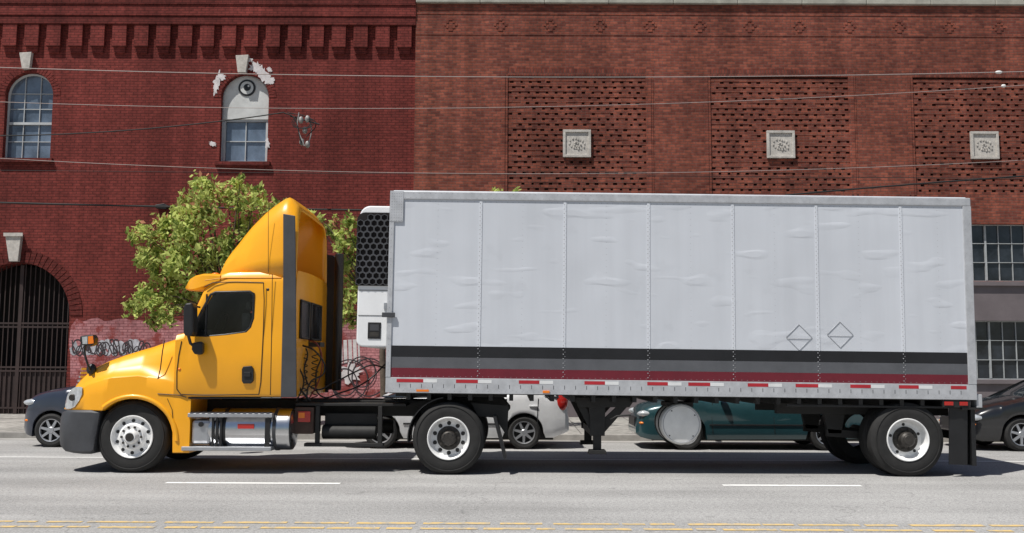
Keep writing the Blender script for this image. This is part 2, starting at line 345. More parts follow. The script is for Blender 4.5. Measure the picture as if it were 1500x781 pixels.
rm=random.Random(12)
for nm,yl in (("centre_line_1",yy),("centre_line_2",yy2)):
    V=[];F=[]; x=-40
    while x<40:
        l=rm.uniform(.18,.75); k=len(V); j=rm.uniform(-.008,.008); w2=rm.uniform(.045,.060)
        V+=[(x,yl-w2+j,.004),(x+l,yl-w2+j+.004,.004),(x+l,yl+w2+j,.004),(x,yl+w2+j-.005,.004)]; F.append((k,k+1,k+2,k+3)); x+=l+rm.uniform(.02,.14)
    mesh(nm,V,F,M_lineY,mk)
_,yy3=groundY(60,670); sheet("parking_line",-60,60,yy3-0.05,yy3+0.05,0.004,M_lineW,mk)
# ------------------------------------------------------------------ LEFT BUILDING
bl=empty("brick_building"); XS=B(606,300)[0]; XL=-26.0; ZT=13.2
wall=MB(); wall.box(XL,XS,YB,YB+0.5,0.0,ZT); wall=wall.out("front_wall",[M_brickL],bl)
def win_geo(pl,pr,ptop,pbot):
    xl,zbm=B(pl,pbot); xr,_=B(pr,pbot); _,zt=B((pl+pr)/2,ptop); return (xl+xr)/2,(xr-xl)/2,zbm,zt
cx1,r1,zb1,zt1=win_geo(3,73,106,232); cx2,r2,zb2,zt2=win_geo(321,391,109,237)
gx=B(22,500)[0]; gr=B(100,500)[0]-gx; gzt=B(22,385)[1]; gz0=0.15
dxw=cx2-cx1
cxs=[cx1,cx2,cx1-dxw]
cut=MB()
for c in cxs: cut.prism(arch(c,zb1 if c!=cx2 else zb2,(zt1 if c!=cx2 else zt2)-r1,r1),YB-0.3,YB+0.8)
cut.prism(arch(gx,gz0,gzt-gr,gr,28),YB-0.3,YB+0.8)
boolcut(wall,cut.out("c",[M_brickL]))
box("interior_back",XL,XS,YB+1.6,YB+1.65,0,ZT,M_dark,bl)
box("side_wall_a",XL,XL+0.4,YB+0.5,YB+15,0,ZT,M_brickL,bl); 
box("roof",XL,XS,YB+0.5,YB+15,ZT-0.7,ZT-0.5,M_coping,bl)
_,z12=B(300,10); _,z28=B(300,26); _,z38=B(300,38); _,z70=B(300,70); _,z80=B(300,79)
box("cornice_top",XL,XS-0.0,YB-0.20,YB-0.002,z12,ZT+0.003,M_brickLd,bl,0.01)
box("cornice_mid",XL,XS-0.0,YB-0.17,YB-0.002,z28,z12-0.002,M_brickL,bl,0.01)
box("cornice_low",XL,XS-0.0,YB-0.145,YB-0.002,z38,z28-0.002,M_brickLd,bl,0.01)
cb=MB(); x=B(606,50)[0]-0.05; st=B(332,50)[0]-B(300,50)[0]
while x>XL+1:
    cb.box(x-st*0.64,x,YB-0.12,YB-0.002,z70,z38-0.002); cb.box(x-st*0.58,x-st*0.06,YB-0.05,YB-0.002,z80,z70-0.002); x-=st
cb.out("corbels",M_brickL,bl)
def archring(nm,cx,zs,r,wd,dep,m,n=26,a0=0.0):
    b=MB()
    for i in range(n):
        a=math.pi*(i+0.08)/n; c=math.pi*(i+0.92)/n
        b.prism([(cx+r*math.cos(a),zs+r*math.sin(a)),(cx+(r+wd)*math.cos(a),zs+(r+wd)*math.sin(a)),(cx+(r+wd)*math.cos(c),zs+(r+wd)*math.sin(c)),(cx+r*math.cos(c),zs+r*math.sin(c))],YB-dep,YB-0.002)
    b.out(nm,m,bl)
def keystone(nm,pxs):
    pxprism(nm,pxs,YB-0.14,0.135,M_stone,bl,0.01)
keystone("keystone_1",[(28,77),(46,76),(43,100),(32,101)])
keystone("keystone_2",[(345,81),(364,80),(360,106),(348,106)])
keystone("keystone_gate",[(7,342),(31,342),(26,383),(13,383)])
pxprism("keystone_gate_cap",[(5,341),(33,341),(33,346),(5,346)],YB-0.18,0.03,M_stone,bl)
for i,c in enumerate(cxs):
    z0=zb2 if c==cx2 else zb1; zt=zt2 if c==cx2 else zt1; zs=zt-r1
    archring("window_arch_%d"%i,c,zs,r1+0.01,0.2,0.012,M_brickL)
    box("sill_%d"%i,c-r1-0.1,c+r1+0.1,YB-0.1,YB+0.2,z0-0.12,z0-0.002,M_brickLd,bl,0.01)
    n=24; pts=[(c-r1,z0),(c-r1,zs)]+[(c+r1*math.cos(math.pi-math.pi*k/n),zs+r1*math.sin(math.pi-math.pi*k/n)) for k in range(1,n)]+[(c+r1,zs),(c+r1,z0)]
    tube("window_frame_%d"%i,[(a,YB+0.2,q) for a,q in pts],0.05,M_wframe,bl,cyc=True)
    if c!=cx2:
        prism("window_glass_%d"%i,arch(c,z0+0.01,zs,r1-0.02),YB+0.24,YB+0.25,M_winglass,bl)
        g=MB(); 
        zm=z0+(zt-z0)*0.42
        g.box(c-r1+.03,c+r1-.03,YB+0.17,YB+0.235,zm-.035,zm+.035)
        for fx in (-0.33,0.33): g.box(c+fx*r1*1.0-.010,c+fx*r1*1.0+.010,YB+0.2,YB+0.235,z0+.03,zt-0.08)
        for q in (z0+(zm-z0)/2,zm+(zs-zm)*0.55,zs+.1): g.box(c-r1+.03,c+r1-.03,YB+0.203,YB+0.232,q-.009,q+.009)
        g.out("window_bars_%d"%i,M_wframe,bl)
    else:
        zm=B(355,173)[1]
        prism("plywood_infill",arch(c,zm,zs,r1-0.03),YB+0.14,YB+0.2,M_ply,bl)
        box("sash_glass",c-r1+.03,c+r1-.03,YB+0.24,YB+0.25,z0,zm-0.01,M_winglass,bl)
        g=MB(); g.box(c-r1+.03,c+r1-.03,YB+0.17,YB+0.232,zm-0.06,zm-.002); g.box(c-r1+.03,c+r1-.03,YB+0.18,YB+0.235,z0,z0+.06)
        for fx in (-1,1): g.box(c+fx*(r1-.07)-.03,c+fx*(r1-.07)+.03,YB+0.175,YB+0.234,z0+.01,zm-.063)
        g.box(c-.012,c+.012,YB+0.2,YB+0.236,z0+.06,zm-.07); q=z0+(zm-z0)*0.5; g.box(c-r1+.12,c+r1-.12,YB+.203,YB+.233,q-.012,q+.012)
        g.out("sash_bars",M_wframe,bl)
        ex,ez=B(360,127)
        cyl("painted_eye_outer",(ex,YB+0.12,ez),0.24,0.018,M_black,bl,seg=32,bev=0.003)
        cyl("painted_eye_iris",(ex,YB+0.112,ez),0.185,0.018,M_ply,bl,seg=32,bev=0.003)
        cyl("painted_eye_pupil",(ex+.01,YB+0.104,ez+.01),0.10,0.018,M_black,bl,seg=24,bev=0.003)
        cyl("painted_eye_glint",(ex+.05,YB+0.098,ez+.05),0.03,0.018,M_ply,bl,seg=16,bev=0.003)
NB=[0]
def blob(nm,px,py,rx,ry,ang=0,m=None,jag=.35,n=26):
    NB[0]+=1; yb=YB-.014-.0013*NB[0]
    pts=[]
    for k in range(n):
        a=2*math.pi*k/n; q=1+random.uniform(-jag,jag)
        u=rx*q*math.cos(a); v=ry*q*math.sin(a); pts.append((px+u*math.cos(ang)-v*math.sin(ang),py+u*math.sin(ang)+v*math.cos(ang)))
    v=[(S(a,b_,YB)[0],yb,S(a,b_,YB)[1]) for a,b_ in pts]+[(S(px,py,YB)[0],yb,S(px,py,YB)[1])]
    mesh(nm,v,[(k,(k+1)%n,n) for k in range(n)],m or M_whitepaint,bl)
for i,a in enumerate([(380,103,15,7,0.7),(387,112,14,7,0.9),(374,99,8,6,0),(392,116,9,6,.4),(318,122,5,15,0.2),(316,130,3,9,.1),(325,113,6,4,0),(392,211,3,7,0),(312,211,6,3,0.3),(366,88,4,3,0),(395,102,4,3,1)]): blob("paint_splotch_%d"%i,*a,jag=.4,n=30)
archring("gate_arch_ring",gx,gzt-gr,gr+0.01,0.34,0.02,M_brickLd,34)
g=MB(); k=0; x=gx-gr+0.06
while x<gx+gr-0.03:
    top=(gzt-gr)+math.sqrt(max(0.0,gr*gr-(x-gx)**2))
    g.box(x-.012,x+.012,YB+0.2,YB+0.224,gz0+0.05,top); x+=0.135
for q in (0.35,1.35,1.45,2.55,2.65): g.box(gx-gr,gx+gr,YB+0.195,YB+0.23,q,q+.05)
g.box(gx-.05,gx+.05,YB+0.19,YB+0.235,gz0+.05,gzt-.05)
g.out("gate_bars",M_gate,bl)
box("gate_mesh_panel",gx-gr,gx+gr,YB+0.24,YB+0.25,gz0+.05,1.4,M_gate,bl)
box("gate_passage_back",gx-gr-.5,gx+gr+.5,YB+1.3,YB+1.35,0,gzt,M_dark,bl)
pxprism("wall_bracket_lamp",[(227,300),(240,298),(247,302),(243,306),(228,305)],YB-0.16,0.155,M_black,bl,.01)
edge=[(103,606),(103,520),(101,500),(104,478),(112,467)]
re_=random.Random(5)
for k in range(1,48): edge.append((112+k*10.2,467+re_.choice([0,0,0,2,4,-2])+re_.uniform(-.6,.6)))
edge+=[(603,467),(603,604)]
pxprism("pink_painted_area",edge,YB-0.005,0.003,M_brickPink,bl)
def squig(nm,pts,r,m,flat=0.06):
    o=tube(nm,[(S(a,b,YB)[0],0,S(a,b,YB)[1]) for a,b in pts],r,m,bl,smooth=True); o.scale=(1,flat,1); o.location=(0,YB-0.010,0); return o
def letters(nm,x0,x1,yc,hh,m,r,n,seed,dy=0):
    rr=random.Random(seed); pts=[]
    for i in range(n):
        t=i/(n-1); pts.append((x0+(x1-x0)*t+rr.uniform(-7,7),yc+(hh if i%2 else -hh)*rr.uniform(0.5,1)+dy*t))
    squig(nm,pts,r,m)
letters("graffiti_fill",112,205,506,7,M_grafw,0.055,18,3)
letters("graffiti_fill_2",108,200,514,5,M_grafw,0.05,17,8)
for q in bpy.data.objects:
    if q.name.startswith("graffiti_fill"): q.scale=(1,0.02,1); q.location=(0,YB-0.008,0)
letters("graffiti_line",104,216,508,11,M_grafb,0.017,30,5)
letters("graffiti_line_2",108,210,514,9,M_grafb,0.014,26,11)
pxprism("graffiti_white_patch",[(489,499),(526,497),(528,531),(490,533)],YB-0.008,0.002,M_whitepaint,bl)
for i in range(5): squig("graffiti_rung_%d"%i,[(495+i*7,497),(496+i*7,532)],0.018,M_brickPink)
blob("graffiti_white_blob",513,547,17,13)
for i,(cx,cy,r) in enumerate([(512,557,27),(541,553,25),(505,560,18),(530,545,20)]):
    o=squig("graffiti_loop_%d"%i,[(cx+r*math.cos(a*0.55+i),cy+r*1.1*math.sin(a*0.55+i)) for a in range(13)],0.018,M_grafb); o.location=(0,YB-.034,0)
# ------------------------------------------------------------------ RIGHT BUILDING
brt=empty("brick_warehouse"); YR=YB-0.12; XR=30.0
def Br(px,py,Y=YR): return S(px,py,Y)
ztop=Br(1000,7)[1]; z415=Br(1460,415)[1]
sp=Br(1143,200)[0]-Br(845,200)[0]
pcx=Br(845,200)[0]; phw=(Br(946,200)[0]-Br(743,200)[0])/2
pz1=Br(1000,112)[1]; pz0=Br(1000,284)[1]
centers=[pcx+sp*i for i in range(0,9) if pcx+sp*i<XR-3]
up=MB(); up.box(XS,XR,YR,YR+0.5,z415,ztop); up=up.out("upper_wall",[M_brickR],brt)
lo=MB(); lo.box(XS,XR,YR-0.02,YR+0.5,0,z415-0.002); lo=lo.out("lower_wall",[M_greywall],brt)
wz1=Br(1460,328)[1]; wz0=z415+0.06; vz1=Br(1460,470)[1]; vz0=Br(1460,556)[1]
whw=sp*0.39
c1=MB(); c2=MB()
for c in centers:
    c1.box(c-phw,c+phw,YR-0.2,YR+0.10,pz0,pz1); c1.box(c-whw,c+whw,YR-0.2,YR+0.8,wz0,wz1)
    c2.box(c-whw,c+whw,YR-0.3,YR+0.8,vz0,vz1)
boolcut(up,c1.out("c",[M_brickR])); boolcut(lo,c2.out("c",[M_greywall]))
box("interior_back",XS,XR,YR+1.8,YR+1.85,0,ztop,M_dark,brt)
box("side_wall",XR-0.4,XR,YR+0.5,YR+15,0,ztop-0.3,M_brickR,brt)
box("roof",XS,XR-.4,YR+0.5,YR+15,ztop-0.7,ztop-0.5,M_coping,brt)
cp=MB(); x=XS
while x<XR: cp.box(x+.004,min(x+1.8,XR)-.004,YR-0.10,YR+0.6,ztop+0.002,ztop+0.3); x+=1.8
cp.out("coping",M_coping,brt,0,0.02)
rr=random.Random(4); lat=MB(); fr=MB(); sol=MB(); st=MB()
rh=0.0755; bwid=0.160; gap=0.095
for c in centers:
    z=pz0; row=0
    while z+rh<=pz1+0.01:
        if row%2==0: lat.box(c-phw,c+phw,YR+0.012,YR+0.099,z,z+rh+.008)
        else:
            x=c-phw+rr.uniform(-.04,.04)+(0 if (row//2)%2 else -(bwid+gap)/2)
            while x<c+phw:
                e=x+bwid+(gap if rr.random()<0.16 else rr.uniform(-.02,.03))
                a0=max(x,c-phw+.001); a1=min(e,c+phw-.001)
                if a1-a0>0.03: lat.box(a0,a1,YR+0.013+rr.uniform(0,0.012),YR+0.098,z+.009,z+rh-.001)
                x+=bwid+gap
        z+=rh; row+=1
    e=0.20
    fr.box(c-phw-e,c-phw-.002,YR-0.015,YR-.001,pz0,pz1+e); fr.box(c+phw+.002,c+phw+e,YR-0.015,YR-.001,pz0,pz1+e); 
    sol.box(c-phw,c+phw,YR-0.017,YR-.001,pz1+.002,pz1+e)
    for sx in (-1,1):
        xx=c+sx*sp*0.36+ (0.0)
        fr.box(xx-.035,xx+.035,YR-0.030,YR-.001,pz0-0.4,pz1+0.02)
    zc=Br(1143,212)[1]; h=0.385
    st.box(c-h,c+h,YR-0.03,YR+0.011,zc-h,zc+h)
    for a in ((-h,-h,h,-h+.07),(-h,h-.07,h,h)): st.box(c+a[0],c+a[2],YR-0.07,YR-0.031,zc+a[1],zc+a[3])
    for a in (-h,h-.07): st.box(c+a,c+a+.07,YR-0.07,YR-0.031,zc-h+.071,zc+h-.071)
    for k in range(14):
        a=k*math.pi*2/14; rr_=.17*(1+.25*math.cos(2*a+.6)); xx=c+rr_*math.cos(a); z_=zc+rr_*math.sin(a); st.box(xx-.022,xx+.022,YR-0.045-.006*(k%2),YR-0.031,z_-.03,z_+.03)
    for k in range(9):
        a=k*.75; rr_=.02+.011*k; xx=c+rr_*math.cos(a); z_=zc+rr_*math.sin(a); st.box(xx-.018,xx+.018,YR-0.05-.002*k,YR-0.031,z_-.02,z_+.02)
lat.out("lattice_brickwork",M_brickR,brt); fr.out("pilaster_strips",M_brickR,brt); sol.out("soldier_course",M_brickR2,brt); st.out("stone_ornaments",M_stone,brt,0,0.006)
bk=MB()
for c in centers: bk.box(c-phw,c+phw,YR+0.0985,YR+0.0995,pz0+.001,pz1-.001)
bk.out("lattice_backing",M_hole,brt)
fz=MB(); z2=Br(900,22)[1]; z3=Br(900,52)[1]
for q in (z2,z3): fz.box(XS,XR,YR-0.012,YR-.001,q,q+.07)
x=Br(660,37)[0]; dz=Br(733,37)[0]-x; zc=Br(900,37)[1]
while x<XR-1:
    for k in range(5):
        hw=(0.02+0.045*(k if k<3 else 4-k)); q=zc+(k-2)*0.0755
        for s in (-1,1): fz.box(x+s*hw*1.35-.035,x+s*hw*1.35+.035,YR-0.014-.001*s,YR-.001,q-.033,q+.033)
    x+=dz
fz.out("frieze_brickwork",M_brickR,brt)
gl=MB(); fw=MB(); sl_=MB()
for c in centers:
    for (a,bb,yo) in ((wz0,wz1,0.0),(vz0,vz1,-0.02)):
        gl.box(c-whw+.01,c+whw-.01,YR+0.22,YR+0.23,a,bb)
        n=12
        for k in range(n+1):
            x=c-whw+2*whw*k/n; t=0.024 if k%3==0 else 0.009
            fw.box(max(x-t,c-whw+.001),min(x+t,c+whw-.001),YR+0.165 if k%3==0 else YR+0.18,YR+0.218,a+.03,bb-.03)
        for k in range(4):
            z=a+(bb-a)*k/3; t=0.025 if k in(0,3) else 0.009
            fw.box(c-whw+.002,c+whw-.002,YR+0.172,YR+0.216,max(z-t,a),min(z+t,bb))
    sl_.box(c-whw-.08,c+whw+.08,YR-0.1,YR-0.021,wz0-.14,wz0-0.02); sl_.box(c-whw-.08,c+whw+.08,YR-0.1,YR-0.021,vz0-.12,vz0-.002)
gl.out("window_glass",M_winglass_dk,brt); fw.out("window_frames",M_wframe_g,brt); sl_.out("window_sills",M_greywall,brt,0,0.01)
# ------------------------------------------------------------------ WIRES
def wire(nm,pts,Y,r,m,ext=True):
    P=[(S(a,b,Y)[0],S(a,b,Y)[1]) for a,b in pts]
    xs=np.array([p[0] for p in P]); zs=np.array([p[1] for p in P])
    co=np.polyfit(xs,zs,2)
    x0,x1=(xs[0],xs[-1])
    if ext is True: x0=-24;x1=28
    elif ext=='L': x0=-24
    elif ext=='R': x1=28
    X=np.linspace(x0,x1,60)
    return tube(nm,[(float(x),Y,float(np.polyval(co,x))) for x in X],r,m)
wire("utility_wire",[(0,99),(750,113),(1500,105)],23.2,0.010,M_wireL)
wire("utility_wire",[(75,152),(700,158),(1470,127)],23.6,0.007,M_wireL)
wire("utility_wire",[(0,199),(200,190),(415,165)],22.8,0.014,M_wire,'L')
wire("utility_wire",[(0,231),(450,253),(1100,248),(1500,236)],23.9,0.007,M_wireL)
wire("utility_wire",[(0,249),(500,256),(1000,256),(1500,262)],24.1,0.007,M_wire)
wire("utility_wire",[(0,297),(250,303),(530,308)],23.4,0.022,M_wire,'L')
wire("utility_wire",[(1150,286),(1300,273),(1500,258)],23.4,0.020,M_wire,'R')
ins=empty("wire_insulator_cluster")
M_insul=mat("weathered_insulator",(0.32,0.31,0.30),.6,.3,var=.5,scale=20)
def I(a,b,dy=0): x,z=S(a,b,22.8); return (x,22.8+dy,z)
for k,(a,b) in enumerate([(441,176),(450,174),(446,190),(441,207),(449,210)]): 
    p=I(a,b,0.03*k); ball("insulator_%d"%k,p,(0.06,0.06,0.09),M_insul,ins,12)
tube("drop_cable_1",[I(415,165),I(430,172),I(438,195),I(441,212)],0.015,M_wire,ins,smooth=True)
tube("drop_cable_2",[I(420,164,.05),I(452,172,.05),I(462,180,.05),I(448,200,.05)],0.011,M_wire,ins,smooth=True)
tube("drop_cable_3",[I(438,165),I(436,185),I(446,214)],0.014,M_insul,ins,smooth=True)
tube("drop_cable_4",[I(450,170,.1),I(455,190,.1),I(449,213,.1)],0.014,M_insul,ins,smooth=True)
for k in range(3): tube("loop_cable_%d"%k,[I(433+k*3,170),I(428+k*2,182),I(440+k*5,188),I(455+k*2,180),I(447,170)],0.008,M_wire,ins,smooth=True)
tube("hanger_bar",[I(425,170,.02),I(468,182,.02)],0.016,M_wire,ins)
ins2=empty("wire_insulator")
p=S(1463,106,23.2); ball("insulator_body",(p[0],23.2,p[1]),(0.09,0.05,0.04),M_white,ins2,12)
p=S(1470,126,23.6); ball("insulator_body_b",(p[0],23.6,p[1]),(0.06,0.04,0.04),M_white,ins2,12)
# ------------------------------------------------------------------ TREES
def tree(name,px,clusters,Y,leaves,trunk_top,seed):
    rr=np.random.default_rng(seed); e=empty(name)
    xt=S(px,600,Y)[0]; V=[];F=[];MI=[]
    tz=S(px,trunk_top,Y)[1]
    tube("trunk",[(xt,Y,0.12),(xt+.03,Y,0.9),(xt-.02,Y+.03,tz*0.6),(xt+.02,Y,tz)],0.085,M_bark,e,smooth=True,radii=[1.25,1,.85,.6])
    for ci,(a,b,r,dy) in enumerate(clusters):
        cx,cz=S(a,b,Y); cy=Y+dy; rm=r/64.0
        mid=((xt+cx)/2+rr.uniform(-.1,.1),(Y+cy)/2,max(tz*0.75,(tz+cz)/2-0.15))
        st=tz*(0.62+0.38*rr.random())
        tube("limb_%d"%ci,[(xt,Y,st),mid,(cx,cy,cz)],0.03,M_bark,e,smooth=True,radii=[1,.6,.2])
        n=int(leaves*(rm/0.45)**2)
        subs=rr.normal(0,1,(11,3)); subs/=np.linalg.norm(subs,axis=1)[:,None]; subs*=rm*0.86*rr.random((11,1))**0.4
        k=rr.integers(0,11,n); d=rr.normal(0,rm*0.23,(n,3))+subs[k]; 
        P=d+np.array([cx,cy,cz])
        ax=rr.normal(0,1,(n,3)); ax[:,2]-=0.5; ax/=np.linalg.norm(ax,axis=1)[:,None]
        up=rr.normal(0,1,(n,3)); sd=np.cross(ax,up); sd/=np.linalg.norm(sd,axis=1)[:,None]
        ln=rr.uniform(.045,.10,(n,1)); wd=ln*0.46
        base=len(V)
        q=np.stack([P-ax*ln,P+sd*wd,P+ax*ln,P-sd*wd],1).reshape(-1,3); V.extend(q.tolist())
        F.extend([(base+4*i,base+4*i+1,base+4*i+2,base+4*i+3) for i in range(n)])
        u=rr.random(n); red=0.12 if cz>S(px,330,Y)[1] else 0.04
        MI.extend(np.where(u<red,2,np.where(u<0.26+ (0.15 if dy>0.3 else 0),1,0)).tolist())
    mesh("foliage",V,F,[M_leafA,M_leafB,M_leafC],e,0,0,MI,recalc=False)
cl1=[(300,284,27,0),(345,284,26,.2),(375,298,24,-.2),(268,308,25,0),(320,310,30,-.5),(395,315,24,.3),(238,335,24,.2),(215,345,20,-.2),(285,340,32,-.4),(345,340,30,.3),
(250,365,28,.1),(225,385,22,-.1),(300,375,30,.4),(270,398,28,-.5),(235,412,25,.2),(212,430,20,0),(195,450,15,0),(232,450,24,-.2),(222,470,14,.2),(262,432,26,.4),(285,420,24,0),(255,462,16,-.3),
(330,380,30,-.6),(370,360,30,.5),(400,345,24,0),(310,420,26,0),(350,410,28,.2),(352,264,10,0),(292,266,11,0),(430,330,22,.3),(440,318,14,0),(380,400,28,0),(205,372,15,.3),(250,320,18,.3),(190,455,10,.2),(325,275,16,.4)]
tree("street_tree",335,cl1,22.6,430,430,1)
cl2=[(508,330,16,0),(516,350,18,.2),(500,362,14,-.2),(512,385,18,0),(506,408,16,.3),(516,430,18,0),(505,452,15,-.2),(514,470,13,.1),(490,345,12,.2),(545,345,24,.3),(560,390,28,-.3),(545,440,26,.2),(590,360,28,0),(600,410,28,0),(580,330,22,.2),(498,390,12,0),(496,430,11,0),(470,318,8,0),(478,335,10,.1),(488,322,8,.1),(500,470,9,0),(455,314,6,.1)]
tree("street_tree",560,cl2,22.6,400,440,2)
cl3=[(735,300,20,0),(705,315,22,.2),(760,320,24,-.2),(780,345,26,0),(720,350,28,.3),(690,345,22,0),(750,380,28,0),(705,390,26,0),(728,279,10,0),(756,281,8,0),(700,285,5,0)]
tree("street_tree",735,cl3,22.6,260,440,3)
# ------------------------------------------------------------------ WHEELS
def holes(nm,c,r,hr,n,yo,m,parent,off=0,h=0.004,sy=1.0):
    for k in range(n):
        a=2*math.pi*(k+off)/n
        cyl("%s_%d"%(nm,k),(c[0]+r*math.cos(a),c[1]+yo,c[2]+r*math.sin(a)),hr,h,m,parent,seg=14,bev=0.002)
def truck_wheel(pre,X,Z,Yf,parent,kind,rad_=0.525,detail=True):
    c=(X,Yf,Z); q=rad_
    prof=[(.29,.03),(.31,.005),(.37,-.006),(.44,-.004),(.485,.012),(q-.012,.04),(q,.065),(q,.10),(q-.014,.103),(q-.014,.112),(q,.115),(q,.15),(q-.014,.153),(q-.014,.162),(q,.165),(q,.205),(q-.012,.235),(.485,.262),(.44,.275),(.3,.27)]
    lathe(pre+"_tyre",prof,c,M_rubber,parent,72,'Y',30)
    lathe(pre+"_sidewall_ring",[(.455,-.004),(.46,-.009),(.468,-.009),(.473,.006)],c,M_rubber,parent,72)
    if not detail: return
    if kind=='front':
        lathe(pre+"_rim",[(.312,.012),(.308,-.008),(.298,-.010),(.288,.0),(.28,.03),(.262,.048),(.205,.035),(.182,.0),(.17,-.012),(.115,-.012),(.105,-.03),(.09,-.065),(.075,-.085),(.0,-.085)],c,M_rim,parent,64)
        holes(pre+"_handhole_shade",c,.232,.026,10,.034,M_black,parent,.5,.012)  # black discs on the solid rim paint the dark of open hand holes
        holes(pre+"_lug",c,.143,.017,10,-.035,M_hub,parent,0,.024)
        cyl(pre+"_hubcap",(X,Yf-.098,Z),.062,.014,M_hub,parent,seg=24)
    elif kind=='drive':
        lathe(pre+"_rim",[(.312,.012),(.308,-.008),(.298,-.010),(.286,.0),(.275,.05),(.262,.11),(.245,.125),(.19,.125),(.165,.11),(.0,.11)],c,M_rim,parent,64)
        holes(pre+"_handhole_shade",c,.215,.030,10,.117,M_black,parent,.5,.010)
        lathe(pre+"_hub",[(.175,.109),(.17,.09),(.12,.085),(.105,.05),(.10,-.02),(.085,-.035),(.0,-.035)],c,M_hub,parent,32)
        holes(pre+"_lug",c,.143,.018,10,.065,M_hub,parent,0,.03)
        holes(pre+"_axle_bolt",c,.08,.009,8,-.042,M_black,parent,0,.008)
    else:
        lathe(pre+"_rim",[(.312,.012),(.308,-.008),(.298,-.010),(.286,.0),(.275,.05),(.262,.11),(.245,.13),(.185,.13),(.165,.115),(.0,.115)],c,M_rim,parent,64)
        holes(pre+"_handhole_shade",c,.215,.022,5,.121,M_black,parent,.3,.010)
        lathe(pre+"_hub",[(.185,.113),(.175,.09),(.13,.085),(.11,.05),(.105,-.0),(.08,-.02),(.0,-.02)],c,M_hub,parent,32)
        holes(pre+"_lug",c,.15,.018,10,.068,M_hub,parent,0,.03)
        cyl(pre+"_hubcap",(X,Yf-.035,Z),.07,.016,M_hub,parent,seg=24)
YC=YT+1.27; YFAR=YT+2.54
# ------------------------------------------------------------------ TRACTOR
tr=empty("semi_truck")
xf,_=T(193,643,YT+.1); xd,_=T(657,643,YT+.06); Zw=0.522
truck_wheel("front_wheel",xf,Zw,YT+0.10,tr,'front')
truck_wheel("front_wheel_far",xf,Zw,YFAR-0.36,tr,'front',detail=False)
truck_wheel("drive_wheel",xd,Zw,YT+0.04,tr,'drive')
truck_wheel("drive_wheel_in",xd,Zw,YT+0.36,tr,'drive',detail=False)
truck_wheel("drive_wheel_far",xd,Zw,YFAR-0.64,tr,'drive',detail=False)
truck_wheel("drive_wheel_far_out",xd,Zw,YFAR-0.32,tr,'drive',detail=False)
cyl("front_axle",(xf,YT+.3,Zw),.07,1.9,M_frame,tr); cyl("drive_axle",(xd,YT+.2,Zw),.11,2.1,M_frame,tr)
ball("differential",(xd,YC,Zw),(.26,.24,.24),M_frame,tr)
def itp(x,tab):
    return float(np.interp(x,[t[0] for t in tab],[t[1] for t in tab]))
top=[(94,604),(96,588),(100,573),(106,561),(114,549),(126,538),(145,527),(165,518.5),(190,510.5),(215,503.5),(240,497.5),(262,491),(280,486)]
wid=[(94,.78),(97,.88),(101,.96),(108,1.05),(118,1.13),(135,1.20),(150,1.235),(262,1.235),(280,1.225)]
acx,acy,ar=193,646,62
def bot(px):
    if abs(px-acx)<ar: 
        return min(acy-math.sqrt(ar*ar-(px-acx)**2), 664 if px>acx else 602)
    return 602 if px<acx else 664
sts=sorted(set([94,95,96.5,98,100,102,105,108,112,118,124,130]+list(range(131,262,3))+[255,256,262,268,274,279]))
rings=[]
for px in sts:
    w_=itp(px,wid); X=T(px,600,YC-w_)[0]; zt=T(px,itp(px,top),YT+.6)[1]; z0=T(px,bot(px))[1]
    zt=max(zt,z0+.04)
    zf=T(px,itp(px,[(94,596),(104,578),(126,563),(160,551),(200,548),(240,555),(262,562),(280,566)]))[1]
    zf=min(max(zf,z0+.03),zt-.02); hh=zt-zf; blend=itp(px,[(94,.1),(125,.4),(160,.85),(200,1),(240,.5),(268,.12),(280,.02)])
    half=[(0,z0),(w_-.25,z0),(w_-.01,z0),(w_,z0+.012),(w_,z0+(zf-z0)*.5),(w_-.005,zf-.03 if zf-z0>.06 else z0+(zf-z0)*.7),(w_-.03*blend-.005,zf),
          (w_-.10*blend-.01,zf+.10*hh),(w_-.15*blend-.02,zf+.35*hh),(w_-.19*blend-.03,zf+.6*hh),(w_-.25*blend-.05,zf+.80*hh),(w_-.34*blend-.09,zf+.93*hh),(w_-.46*blend-.17,zt),(w_*.35,zt+.012),(0,zt+.02)]
    ring=[(X,YC-max(v,0),z) for v,z in half]+[(X,YC+max(v,0),z) for v,z in half[-2:0:-1]]
    rings.append(ring)
loft("hood",rings,M_yellow,tr,smooth=38)
pts=[]
for k in range(27):
    a=math.pi*(0.0+1.0*k/26); x,z=T(acx+(ar+3)*math.cos(a),acy-(ar+3)*math.sin(a)); 
    if z>T(193,602)[1] or k<13: pts.append((x,YT+.045,z))
tube("fender_lip",pts,0.035,M_yellow,tr)
box("wheel_well",T(136,600)[0],T(250,600)[0],YT+.42,YFAR-.42,T(0,640)[1]+.0,T(0,588)[1],M_black,tr)
box("engine_block",T(150,600)[0],T(262,600)[0],YT+.75,YFAR-.75,.55,1.35,M_frame,tr)
rings=[]
for px,t,bm_,w_ in [(89,612,652,.84),(90.5,605,658,.98),(96,601.5,663,1.10),(108,601,665,1.18),(122,601,666,1.22),(134,601,666,1.23),(139,602,663,1.23),(146,601.5,610,1.21)]:
    X=T(px,600,YC-w_)[0]; z1=T(px,t)[1]-.004; z0=T(px,bm_)[1]
    half=[(0,z0),(w_-.06,z0),(w_-.01,z0+.04),(w_,z0+(z1-z0)*.5),(w_-.01,z1-.03),(w_-.04,z1),(0,z1)]
    rings.append([(X,YC-v,z) for v,z in half]+[(X,YC+v,z) for v,z in half[-2:0:-1]])
loft("front_bumper",rings,M_dgray,tr)
b=MB(); gx0=T(95,600,YC-.8)[0]
for k in range(9):
    z=1.0+.06*k; b.box(gx0-.02+.016*k,gx0+.10,YC-.55,YC+.55,z,z+.035)
b.out("grille",M_alu,tr)
